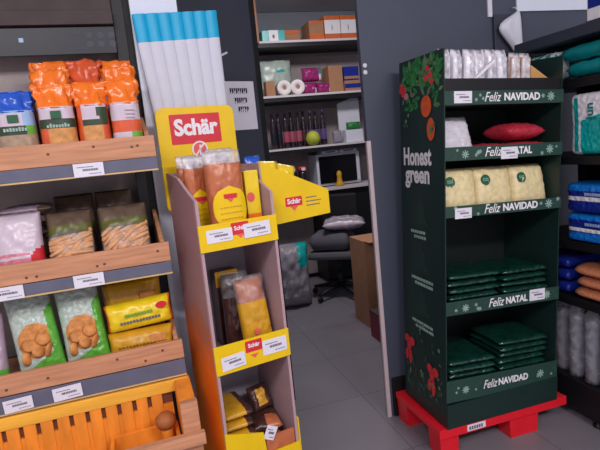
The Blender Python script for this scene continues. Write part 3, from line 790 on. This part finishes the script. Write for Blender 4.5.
m = MB(); rr = random.Random(9)
for cz in (1.19, .96, .74):
    for k in range(3):
        z = cz-.035*k; w = .035+.018*k; m.prism([(-.2-w, z-.03), (-.2+w, z-.03), (-.2, z+.03)], 'y', -.0012-.0002*k, -.0004, TREEG, T=TP)
    for r in range(2):
        x = -.29+.03*r
        while x < (-.1 if cz < 1.1 else -.17):
            d = rr.uniform(.012, .028); m.box(x, x+d*.75, -.003, -.002, cz-.15-.024*r, cz-.136-.024*r, PALEGREEN, T=TP); x += d
for k in range(22):
    x = -rr.uniform(.03, .36); z = rr.choice((rr.uniform(1.5, 1.7), rr.uniform(.3, .6)))
    m.disc((x, -.0028, z), .01, .01, FAINTGREEN if rr.random() < .5 else LEAF2, 8, T=TP)
m.done('tree_print', lp)
GP = 'price tags on the green display'
price_tag(GL, .088, -.0085, 1.65, .088, .05, 'blank white tag at left end of top green strip', GP)
price_tag(GL, .325, -.0095, 1.405, .088, .052, 'white tag covering letters on second green strip from top', GP)
price_tag(GL, .088, -.0085, 1.153, .085, .046, 'white tag at left end of the strip below cream bags', GP)
price_tag(GL, .49, -.0095, .733, .088, .054, 'white tag at right of the strip below upper green stacks', GP)

# top shelf: upright clear packets
for k in range(8):
    a = .052+k*.0605
    lb = 'white clear-wrapped packet upright on top shelf of green display, ' + ['leftmost of the row', 'second from left', 'third from left', 'fourth from left', 'fourth from right', 'third from right', 'second from right, tan base', 'last on the right, tan base'][k]
    t = thing('wrapped_packet', lb, 'packet', GL, (a, .085+.006*(k % 2), 1.6275), random.uniform(-.25, .25), 0, random.uniform(-.03, .03), 'clear packets on the top shelf')
    c = MB().box(-.026, .026, -.018, .018, .001, .205, PLASTW if k < 6 else mat('tan_base', (196, 160, 140), .5), .004)
    if k < 6: c.box(-.008+.004*(k % 3), .012, -.0185, -.0181, .13, .2, GREYPL)
    c.done('contents', t)
    MB().pillow(.058, .238 if k < 6 else .225, .052, (lambda u, v, s, k=k: CLEARW if (abs(u-.1*(k % 3)) < .45 and v > -.1) or k > 5 else WFILM), 12, 22, crumple=.003, seed=110+k, px=4).done('wrap', t)
t = thing('wrapped_packet', 'white clear-wrapped packet leaning slanted before the row on top shelf', 'packet', GL, (.2, .035, 1.6275), 0, 0, .0, 'clear packets on the top shelf')
MB().box(-.1, .12, -.006, .006, .001, .105, WFILM, .004).done('contents', t)
MB().prism([(-.05, .09), (-.04, .086), (.075, .175), (.068, .185)], 'y', -.012, .006, WHITE).done('seal_edge', t)
t = thing('kraft_card', 'tan kraft card at right end of the green display top shelf', 'card', GL, (.0, .07, 1.6275))
MB().prism([(.505, 0), (.61, 0), (.61, .105), (.505, .168)], 'y', 0, .012, KRAFT).done('card', t)

# second shelf
t = thing('white_pack', 'shiny white pack upright at left of second green shelf', 'pack', GL, (.125, .1, 1.3925), .05, -.35)
MB().pillow(.205, .2, .06, WFILM, crumple=.006, seed=121, px=4).done('wrap', t); MB().box(-.09, .09, -.012, .012, .004, .17, PLASTW, .006).done('contents', t)
def red_pack(label, loc, w, d, th, seed, rz=0, rx=0):
    t = thing('red_pack', label, 'pack', GL, loc, rz, rx, 0, 'red packs on the second shelf')
    MB().pillow(w, d, th, REDBAG, 20, 18, crumple=.004, seed=seed, px=4, py=3, fin=.02, T=T3(0, d/2, th/2+.005, 0, PI/2)).done('wrap', t)
red_pack('flat dark red pack in the middle of second green shelf', (.29, .11, 1.3925), .14, .18, .05, 122)
red_pack('plump red pack at right of second green shelf, lower one', (.485, .125, 1.3925), .25, .2, .05, 123)
red_pack('plump red pack at right of second green shelf, upper one', (.465, .14, 1.456), .22, .19, .075, 124, .05, .0)

# third shelf: cream bags
for k in range(3):
    lb = ['left', 'middle', 'right'][k]+' cream bag with round green sticker on third green shelf'
    t = thing('cream_bag', lb, 'bag', GL, (.113+k*.196, .075, 1.1455), .04*(k-1), -.22, .0, 'cream bags on the third shelf')
    MB().pillow(.206, .205, .075, CREAM, 22, 22, crumple=.004, seed=131+k, px=5, fin=.03).done('bag_body', t)
    s = MB().disc((-.05 if k else -.04, -.034, .135), .024, .025, EMBLEM, 22, th=.006).done('sticker', t)
    m = MB()
    for r in range(2):
        for j in range(4): m.box((-.05 if k else -.04)-.014+j*.0075, (-.05 if k else -.04)-.009+j*.0075, -.0412, -.0401, .13+r*.008, .135+r*.008, PALEGREEN)
    m.done('lettering', s)

# fourth and fifth shelves: stacks of dark green packs
def green_stack(n, a, z0, w, th, where, group, seed, grow=0):
    names = {4: ['bottom', 'second', 'third', 'topmost'], 5: ['bottom', 'second', 'third', 'fourth', 'topmost'], 6: ['bottom', 'second', 'third', 'fourth', 'fifth', 'topmost'], 7: ['bottom', 'second', 'third', 'fourth', 'fifth', 'sixth', 'topmost']}[n]
    for k in range(n):
        t = thing('green_pack', names[k]+' glossy dark green flat pack of the '+where, 'pack', GL, (a+random.uniform(-.006, .006), .018+random.uniform(0, .014)+grow*k, z0+k*th), random.uniform(-.05, .05), 0, 0, group)
        MB().pillow(w, .26, th-.010, GBAG, 26, 22, crumple=.004, freq=40, seed=seed+k, px=7, py=7, fin=.0, e=(.34, .34), T=T3(0, .262, th/2, 0, PI/2)).done('wrap', t)
green_stack(5, .175, .7065, .285, .032, 'left stack on fourth green shelf', 'green packs, left stack of the fourth shelf', 140)
green_stack(5, .46, .7065, .265, .031, 'right stack on fourth green shelf', 'green packs, right stack of the fourth shelf', 150)
green_stack(5, .165, .2915, .265, .033, 'left stack on bottom green shelf', 'green packs, left stack of the bottom shelf', 160)
green_stack(7, .455, .2915, .285, .032, 'right stack on bottom green shelf', 'green packs, right stack of the bottom shelf', 170)

# ------------------------------------------------------------------ right gondola
t = thing('gondola_shelf', 'black metal shelf unit at right edge beside the green display', 'shelf', RS)
B0, B1 = -.75, .455
MB().box(.44, .46, B0, B1, .02, 1.95, BLACK).done('back_panel', t)
b = MB().box(.012, .438, B0, B1, .045, .205, BLACK, .004).done('base', t)
for y in (.0, .46, -.6): MB().lathe([(.02, .0), (.024, .004), (.024, .014), (.01, .02), (.01, .0445)], BLACK, 14, c=(.04, y, .0)).done('levelling_foot', b)
for z in (.64, .925, 1.335, 1.69): MB().box(.005, .438, B0, B1, z-.04, z, BLACK, .003).done('shelf_board', t)
MB().box(.0, .438, B0, B1, 1.865, 1.915, WALLD, .003).done('top_shelf', t)
MB().box(.40, .438, B1-.03, B1, .206, 1.86, BLACK).done('upright', t)
def slab_pack(name, label, cat, loc, w, d, h, zone, seed, group=None, crumple=.005, T=None):
    """soft pack: w along the shelf (y), d into it (x), h up"""
    t = thing(name, label, cat, RS, loc, 0, 0, 0, group)
    MB().pillow(w, d, h-.012, zone, 26, 20, crumple=crumple, seed=seed, px=8, py=8, fin=.01, e=(.3, .3), T=T3(0, 0, h/2, -PI/2) @ T3(0, d, 0, 0, PI/2)).done('wrap', t)
    return t
for k in range(2):
    slab_pack('teal_pack', ['lower', 'upper'][k]+' teal soft pack on top shelf of the right unit', 'pack', (.02, -.06+.03*k, 1.6905+k*.075), .42, .3, .075, lambda u, v, s: TEAL if v < .9 else DTEAL, 200+k, 'teal packs on the right unit')
slab_pack('striped_pack', 'green and white striped pack behind teal packs on right unit', 'pack', (.02, .32, 1.6905), .27, .3, .15, lambda u, v, s: TEAL if int((u+v)*4) % 2 else WHITE, 204)
def upright(name, label, loc, w, h, d, zone, seed):
    t = thing(name, label, 'pack', RS, loc)
    MB().pillow(w, h, d, zone, 64, 56, crumple=.003, seed=seed, px=10, py=10, fin=.0, e=(.28, .28), T=T3(d/2, 0, 0, -PI/2)).done('wrap', t)
    return t
def z_diaper(u, v, s):
    if u < -.9: return DTEAL
    if s > 0: return WHITE
    if -.82 < u < -.7 and -.85 < v < .85: return TEAL
    if u < -.62: return WHITE
    return TEAL if v < .12+.35*(u+.6) else WHITE
t = upright('diaper_pack', 'large white and teal pack upright on right unit', (.012, -.075, 1.3355), .42, .285, .16, z_diaper, 210)
MB().text('jun', .075, DTEAL, (0, 0, 0), bold=.002, T=T3(-.0065, .07, .2, -PI/2) @ Matrix.Rotation(-PI/2, 4, 'Y') @ Matrix.Scale(.8, 4)).done('lettering', t)
def z_blue2(u, v, s):
    if abs(v) < .14: return WHITE
    return DKBLUE if (v < -.1 or (v < .55 and u < .2)) else BRBLUE
def z_blue3(u, v, s):
    if abs(v+.1) < .12: return WHITE
    return BRBLUE if (v < -.3 or u > .1 or v > .6) else DKBLUE
for k in range(2):
    t = upright('blue_pack', ['lower', 'upper'][k]+' blue pack with white stripe on right unit', (.008, -.035, .9255+k*.142), .40, .138, .2, z_blue3 if k == 0 else z_blue2, 220+k)
    m = MB()
    for j in range(7): m.box(-.005, -.0015, .03+.014*j-.06, .04+.014*j-.06, .085, .098, LBLUE)
    m.done('lettering', t)
for k in range(3):
    t = thing('folded_towel', ['bottom', 'middle', 'topmost'][k]+' terracotta rolled towel on right unit', 'towel', RS, (.1, -.05-.015*(k % 2), .6405+k*.056), 0, group='terracotta towels on the right unit')
    m = MB(); rings = []
    for i in range(15):
        f = i/14; y = -.19+.38*f; r = .027*(1-abs(2*f-1)**8)**.5+.001
        rings.append([Vector((3.2*r*math.cos(2*PI*j/18), y, .028+r*math.sin(2*PI*j/18)*(1+.03*math.sin(j*3+i)))) for j in range(18)])
    m.loft(rings, 18, TERRA).done('roll', t)
for k in range(3):
    slab_pack('blue_pack', ['bottom', 'middle', 'topmost'][k]+' dark blue pack beside the terracotta towels', 'pack', (.02, .27, .6405+k*.064), .24, .25, .064, DKBLUE, 230+k, 'dark blue packs on the right unit')
def sleeve(label, y, x, seed):
    t = thing('clear_sleeve', label, 'packet', RS, (x, y, .2055), group='clear sleeves on the right unit')
    rings = [ell(0, 0, z, r*1.0, r, 24, 2.0, amp=.03, fr=5, seed=seed) for z, r in ((0, .03), (.01, .042), (.1, .045), (.2, .044), (.3, .045), (.345, .04), (.37, .026), (.385, .03))]
    MB().loft(rings, 24, SLEEVE).done('wrap', t)
    m = MB().lathe([(.002, .004)]+[(.034+.004*(q % 2), .01+.02*q) for q in range(17)]+[(.002, .345)], mat('clear_cup_grey', (118, 116, 126), .25, .15, 30, spec=.8), 20); m.done('stacked_cups', t)
sleeve('tall clear wrapped sleeve nearest the green display on right unit bottom', .25, .075, 1)
sleeve('tall clear wrapped sleeve second from the green display on right unit bottom', .15, .07, 2)
sleeve('tall clear wrapped sleeve third from the green display on right unit bottom', .05, .07, 3)
sleeve('tall clear wrapped sleeve at right photo edge on right unit bottom', -.05, .07, 4)
# badge and white hanging bag above
t = thing('hanging_badge', 'blue and white badge hanging at upper right above the shelf unit', 'sign', RS, (.02, -.035, 1.916))
MB().box(-.004, .004, -.045, .045, .004, .2, WHITE, .001).done('panel', t)
m = MB().box(-.0055, -.0045, -.04, .04, .055, .18, DKBLUE)
for k, (y, z) in enumerate(((.02, .15), (-.01, .14), (-.025, .11), (.015, .1))): m.disc((0, 0, 0), .012, .012, WHITE, 12, T=T3(-.0056, y, z, -PI/2))
m.done('print', t)
MB().box(-.012, .012, -.045, .045, 0, .0035, BLACK).done('base', t)
t = thing('hanging_bag', 'pale folded cone-shaped cloth hanging on the slate wall above green display', 'cloth', PW, (.842, -.05, 1.855))
m = MB(); rings = []; n = 28
for z, x0, x1, d in ((.0, .048, .066, .01), (.03, .028, .072, .016), (.07, .0, .074, .022), (.11, -.036, .074, .026), (.14, -.06, .074, .028), (.16, -.066, .073, .028), (.18, -.056, .072, .028), (.2, -.03, .07, .024), (.215, .0, .068, .018), (.23, .03, .064, .012), (.24, .045, .06, .008)):
    w = (x1-x0)/2; off = (x0+x1)/2
    rings.append([Vector((off+w*math.cos(2*PI*j/n), d*math.sin(2*PI*j/n)*(1+.18*math.sin(5*2*PI*j/n)), z)) for j in range(n)])
m.loft(rings, n, PLASTW).done('cloth', t)
MB().tube([(.052, 0, .238), (.052, .01, .26), (.052, .044, .27)], .004, PLASTW).done('hook', t)

# ------------------------------------------------------------------ storeroom
K = 1.325
def sa(v): return v*K
def sz(v): return 1.5+(v-1.5)*K
t = thing('storage_rack', 'white storage rack in the dim storeroom behind the doorway', 'rack', ST)
ZR = [sz(2.305), sz(1.905), sz(1.505)]
for z in ZR: MB().box(-.6, 1.1, 0, .42, z-.022, z, SHELFW, .002).box(-.6, 1.1, .01, .42, z-.06, z-.0225, BLACK).done('shelf_board', t)
MB().box(-.6, 1.1, -.02, .45, sz(1.165)-.03, sz(1.165), SHELFW, .002).done('counter', t)
for x in (-.6, 1.07): MB().box(x, x+.03, .40, .44, 0, 2.9, BLACK).done('upright', t)
MB().box(-.36, -.262, -.03, -.001, sz(2.305)-.02, 2.95, BOXBR).done('side_board', t)
MB().box(-.6, 1.1, .425, .435, .06, ZR[0], BACKGREY).done('back_panel', t)
MB().box(.25, 1.0, .03, .40, .06, sz(1.165)-.032, BLACK, .004).done('cupboard', t)
def sbox(name, label, a0, a1, zb, h, d, m0, bands=(), group=None, y=.05):
    t = thing(name, label, 'box', ST, (sa((a0+a1)/2), y, zb+.0005), group=group); w = sa(a1-a0)
    MB().box(-w/2, w/2, 0, d, 0, h, m0, .003).done('carton', t)
    if bands:
        m = MB()
        for x0, x1, z0, z1, mm in bands: m.box(-w/2+x0*w, -w/2+x1*w, -.002, -.0005, z0*h, z1*h, mm)
        m.done('print', t)
    return t
sbox('carton', 'teal and white small box on storeroom top shelf', -.158, .02, ZR[0], .11, .2, TEAL, ((.3, .7, .0, 1, WHITE), (.45, .55, .3, .6, NAVY)))
sbox('carton', 'brown open box beside the teal one on storeroom top shelf', .03, .16, ZR[0], .12, .25, BOXBR, ((0, 1, .75, 1, BOXOR),), y=.12)
sbox('carton', 'dark orange box at middle of storeroom top shelf', .218, .338, ZR[0], .19, .25, BOXBR, ((0, 1, 0, .35, BOXOR), (0, 1, .85, 1, BOXOR)))
sbox('carton', 'orange and white box, left of the pair on storeroom top shelf', .345, .475, ZR[0], .235, .25, BOXOR, ((0, 1, .25, .82, WHITE), (.45, .5, .4, .6, FAINT)), 'orange and white boxes')
sbox('carton', 'orange and white box, right of the pair on storeroom top shelf', .48, .61, ZR[0], .235, .25, BOXOR, ((0, 1, .25, .82, WHITE), (.45, .5, .4, .6, FAINT)), 'orange and white boxes')
def srag(name, label, a, zb, w, h, d, zone, seed, cat='bag', y=.14, group=None, cr=.012):
    t = thing(name, label, cat, ST, (sa(a), y, zb+.0005), group=group)
    MB().pillow(w, h, d, zone, 16, 14, crumple=cr, freq=16, seed=seed, px=4, py=4, fin=0).done('wrap', t)
    return t
srag('plastic_bag', 'pale plastic bag with teal print behind toilet rolls in storeroom', -.04, ZR[1], .38, .4, .16, lambda u, v, s: TEAL if (abs(u-.2) < .25 and abs(v-.35) < .1) else GREYGREEN, 301, y=.3)
for k in range(2):
    t = thing('toilet_roll', ['left', 'right'][k]+' white toilet roll lying on storeroom second shelf', 'toilet roll', ST, (sa(-.03+k*.108), .02, ZR[1]+.0755), 0, 0, 0, 'toilet rolls in the storeroom')
    n = 24
    m = MB(); rings = []
    for r, y in ((.022, .1), (.022, 0), (.07, 0), (.0745, .005), (.0745, .1), (.022, .1)):
        rings.append([Vector((r*math.cos(2*PI*j/n), y, r*math.sin(2*PI*j/n))) for j in range(n)])
    m.loft(rings, n, PAPER, cap=False).done('paper', t)
    m = MB(); rings = [[Vector((.0218*math.cos(2*PI*j/n), y, .0218*math.sin(2*PI*j/n))) for j in range(n)] for y in (.002, .098)]
    m.loft(rings, n, BOXBR).done('core', t)
sbox('carton', 'small brown box left of the toilet rolls in storeroom', -.17, -.1, ZR[1], .15, .1, BOXBR, y=.04)
for k, (a, zb, w, h) in enumerate(((.14, 0, .17, .12), (.26, 0, .16, .11), (.17, .125, .22, .14))):
    srag('magenta_pack', ['left lower', 'right lower', 'upper'][k]+' magenta pack beside the toilet rolls', a+.045, ZR[1]+zb, w, h, .1, lambda u, v, s, k=k: (WHITE if (u > .6 and v < 0) else TEAL if (k == 2 and u > .6) else MAGENTA), 310+k, 'pack', .1, 'magenta packs in the storeroom', .006)
sbox('carton', 'plain cardboard box right of the magenta packs', .345, .462, ZR[1], .27, .2, BOXBR)
sbox('carton', 'blue and tan box at right of storeroom second shelf', .475, .61, ZR[1], .11, .2, BOXBR, ((0, 1, .3, .7, DKBLUE),))
sbox('carton', 'dark blue box on the blue and tan one in storeroom', .475, .6, ZR[1]+.112, .14, .2, DKBLUE, ((0, 1, .1, .3, BOXBR),))
# bottles on the third shelf
for k in range(9):
    a = -.125+k*.052; col = (DKBOTTLE, PINKLAB, VIOLET)
    lab = [NAVY, NAVY, PINKLAB, PINKLAB, PINKLAB, DKBROWN, VIOLET, VIOLET, VIOLET][k]
    t = thing('dark_bottle', 'dark bottle on storeroom third shelf, '+['leftmost', 'second from left', 'third from left with pink label', 'fourth from left with pink label', 'fifth of the row with pink label', 'behind the yellow ball', 'third from right with violet label', 'second from right with violet label', 'rightmost with violet label'][k], 'bottle', ST, (sa(a), .17+.03*(k % 2), ZR[2]+.0005), group='dark bottles in the storeroom')
    MB().lathe([(.002, 0), (.03, 0), (.033, .01), (.033, .2), (.028, .24), (.013, .29), (.012, .34)], DKBOTTLE, 16).done('bottle_body', t)
    MB().lathe([(.0335, .06), (.034, .065), (.034, .165), (.0335, .17)], lab, 16).done('label', t)
    MB().lathe([(.0135, .341), (.0145, .37), (.002, .372)], VIOLET if k > 5 else BLACK, 12).done('cap', t)
m = MB().lathe([(.002, 0), (.03, .006), (.06, .03), (.078, .075), (.06, .125), (.03, .148), (.002, .155)], BALL, 20)
tag(m.done('ball', None, ST @ T3(sa(.165), .04, ZR[2]+.0005)), 'yellow-green ball on storeroom third shelf before the bottles', 'ball')
t = thing('white_board', 'white upright board at right of storeroom third shelf', 'board', ST, (sa(.515), .2, ZR[2]+.0005))
MB().prism([(-.1, 0), (.15, 0), (.15, .5), (-.1, .42)], 'y', 0, .02, PLASTW).done('board', t)
sbox('carton', 'white low box under the green cloth on storeroom third shelf', .45, .6, ZR[2], .13, .12, PLASTW, y=.05)
srag('green_cloth', 'crumpled green cloth on the white low box in storeroom', .535, ZR[2]+.131, .16, .08, .1, LEAF, 330, 'cloth', .11)
srag('grey_jar', 'grey tub beside the white panel on storeroom third shelf', .385, ZR[2], .1, .14, .09, GREYPL, 331, 'tub', .1, None, .002)
zc = sz(1.165)
# microwave, bottles and golden bottle on the counter
t = thing('microwave_oven', 'white framed microwave with dark door on the storeroom counter', 'microwave', ST, (sa(.383), .12, zc+.0005))
MB().box(-.25, .25, .0, .28, .012, .35, PLASTW, .006).done('casing', t)
d = MB().box(-.225, .2, -.014, -.0005, .035, .325, SCREEN, .003).done('door', t)
MB().box(.205, .235, -.016, -.001, .04, .32, PLASTW, .002).done('handle', t)
for x in (-.2, .2): MB().box(x-.02, x+.02, .03, .07, 0, .0115, BLACK).done('foot', t)
t = thing('gold_bottle', 'small golden bottle standing in front of the microwave', 'bottle', ST, (sa(.357), .04, zc+.0005))
MB().lathe([(.002, 0), (.05, 0), (.052, .02), (.03, .05), (.025, .1), (.03, .13), (.02, .155), (.002, .165)], GOLD, 18).done('bottle_body', t)
for k in range(3):
    t = thing('storage_jar', ['left', 'middle', 'right'][k]+' dark jar with red and white lid on the storeroom counter', 'jar', ST, (sa(-.1+k*.085), .12, zc+.0005), group='jars on the counter')
    MB().lathe([(.002, 0), (.045, 0), (.048, .02), (.048, .17), (.04, .2)], DKBOTTLE if k else DKBLUE, 18).done('jar_body', t)
    MB().lathe([(.043, .2005), (.043, .245), (.002, .248)], BERRY, 18).done('lid', t)
    MB().box(-.02, .02, -.046, -.0435, .205, .235, WHITE).done('lid_print', t)
for k in range(2):
    sbox('carton', ['left', 'right'][k]+' flat white box lying on top of the microwave', .24+k*.15, .375+k*.16, zc+.351, .036, .2, PLASTW, ((.2, .8, .3, .6, FAINT),), 'white boxes on the microwave', .07)
# swivel chair, cushion and bags
CH = T3(.35, 4.98, 0, -.3)
t = thing('office_chair', 'grey swivel chair with black star base in the storeroom', 'chair', CH)
MB().box(-.26, .22, -.22, .22, .41, .48, FABRIC, .03).done('seat', t)
MB().box(-.2, .18, .23, .28, .62, 1.0, BLACK, .02).done('backrest', t)
MB().tube([(0, .1, .4), (0, .25, .43), (0, .255, .66)], .018, BLACK).done('back_support', t)
MB().lathe([(.03, .1), (.03, .25), (.02, .25), (.02, .39), (.08, .4), (.08, .409)], BLACK, 14).done('gas_column', t)
for k in range(5):
    a = 2*PI*k/5+.4; c, s_ = math.cos(a), math.sin(a)
    l = MB().tube([(.02*c, .02*s_, .115), (.16*c, .16*s_, .1), (.3*c, .3*s_, .075)], [.028, .022, .016], BLACK).done('leg', t)
    MB().lathe([(.002, -.012), (.028, -.012), (.03, 0), (.028, .012), (.002, .012)], BLACK, 14, T=T3(.3*c, .3*s_, .0301, a, 0, 0) @ Matrix.Rotation(PI/2, 4, 'X')).done('caster', l)
t = thing('cushion', 'grey white striped cushion lying on the grey blanket of the swivel chair', 'cushion', CH, (.09, -.03, .675), .2)
MB().pillow(.42, .3, .12, lambda u, v, s: LILAC if int((v+1)*5) % 2 else GREYPL, 18, 14, crumple=.01, freq=14, seed=340, T=T3(0, .15, .066, 0, PI/2)).done('cover', t)
t = thing('plastic_bag', 'crumpled pale plastic bag on floor left of the swivel chair', 'bag', I4, (-.12, 4.75, 0), .2)
MB().pillow(.34, .62, .24, lambda u, v, s: (TEAL if (v > .3 and u > .3) else GREYPL), 18, 20, crumple=.03, freq=12, seed=345).done('bag_body', t)
t = thing('folded_blanket', 'grey folded blanket on the swivel chair seat under the striped cushion', 'blanket', CH, (-.04, -.02, .49))
MB().pillow(.4, .36, .17, FABRIC, 18, 14, crumple=.008, freq=12, seed=347, px=6, py=6, fin=0, e=(.3, .3), T=T3(0, .18, .088, 0, PI/2)).done('blanket', t)
# cartons by the right jamb
t = thing('tall_carton', 'tall brown cardboard carton just inside the right doorway edge', 'box', T3(.565, 4.1, 0, .2851))
MB().box(-.11, .2, -.1, .2, 0.0005, .72, BOXBR, .004).done('carton', t)
MB().prism([(-.11, .722), (.2, .722), (.2, .725), (-.11, .725)], 'y', -.2, -.1, BOXBR).done('flap', t)
t = thing('maroon_box', 'low maroon box on floor before the tall carton', 'box', T3(.57, 3.72, 0, .2851))
MB().box(-.07, .2, -.1, .12, .0005, .2, MAROON, .004).done('carton', t)
MB().box(-.072, .202, -.102, .122, .2005, .215, DARKBROWN, .002).box(-.06, .19, -.1015, -.1005, .01, .03, WHITE).done('lid', t)

# ------------------------------------------------------------------ lights
def area(name, loc, size, power, rot=(0, 0, 0), col=(1, .97, .98), sy=None):
    l = bpy.data.lights.new(name, 'AREA'); l.energy = power; l.color = col; l.size = size
    if sy: l.shape = 'RECTANGLE'; l.size_y = sy
    o = bpy.data.objects.new(name, l); C.objects.link(o); o.location = loc; o.rotation_euler = rot; o['kind'] = 'structure'
area('ceiling_lamp', (-.7, -.8, 2.95), 1.4, 52, (.5, 0, 0), (1, .95, .95), sy=.3)
area('ceiling_lamp', (1.7, -.8, 2.95), 1.6, 78, (.5, 0, .3), (1, .96, .98), .3)
area('ceiling_lamp', (.3, 3.9, 2.95), .8, 30, (.3, 0, 0), (1, .95, .97), .3)
w = bpy.data.worlds.new('shop_light'); bpy.context.scene.world = w; w.use_nodes = True
bg = w.node_tree.nodes['Background']; bg.inputs[0].default_value = (.86, .80, .88, 1); bg.inputs[1].default_value = .75

# ------------------------------------------------------------------ camera
f, p, r = 511.32, .1492, -.0993
fw = Vector((0, math.cos(p), -math.sin(p))); rt = Vector((1, 0, 0)); up = Vector((0, math.sin(p), math.cos(p)))
r2 = rt*math.cos(r)+up*math.sin(r); u2 = -rt*math.sin(r)+up*math.cos(r)
cam = bpy.data.cameras.new('camera'); co = bpy.data.objects.new('camera', cam); C.objects.link(co)
cam.sensor_width = 36; cam.lens = f/600*36; cam.clip_start = .05
M = Matrix((r2, u2, -fw)).transposed().to_4x4(); M.translation = Vector((0, 0, 1.5)); co.matrix_world = M
sc = bpy.context.scene; sc.camera = co
sc.view_settings.view_transform = 'Standard'; sc.view_settings.look = 'None'; sc.view_settings.gamma = 1
sc.view_settings.use_curve_mapping = False; sc.view_settings.exposure = 0
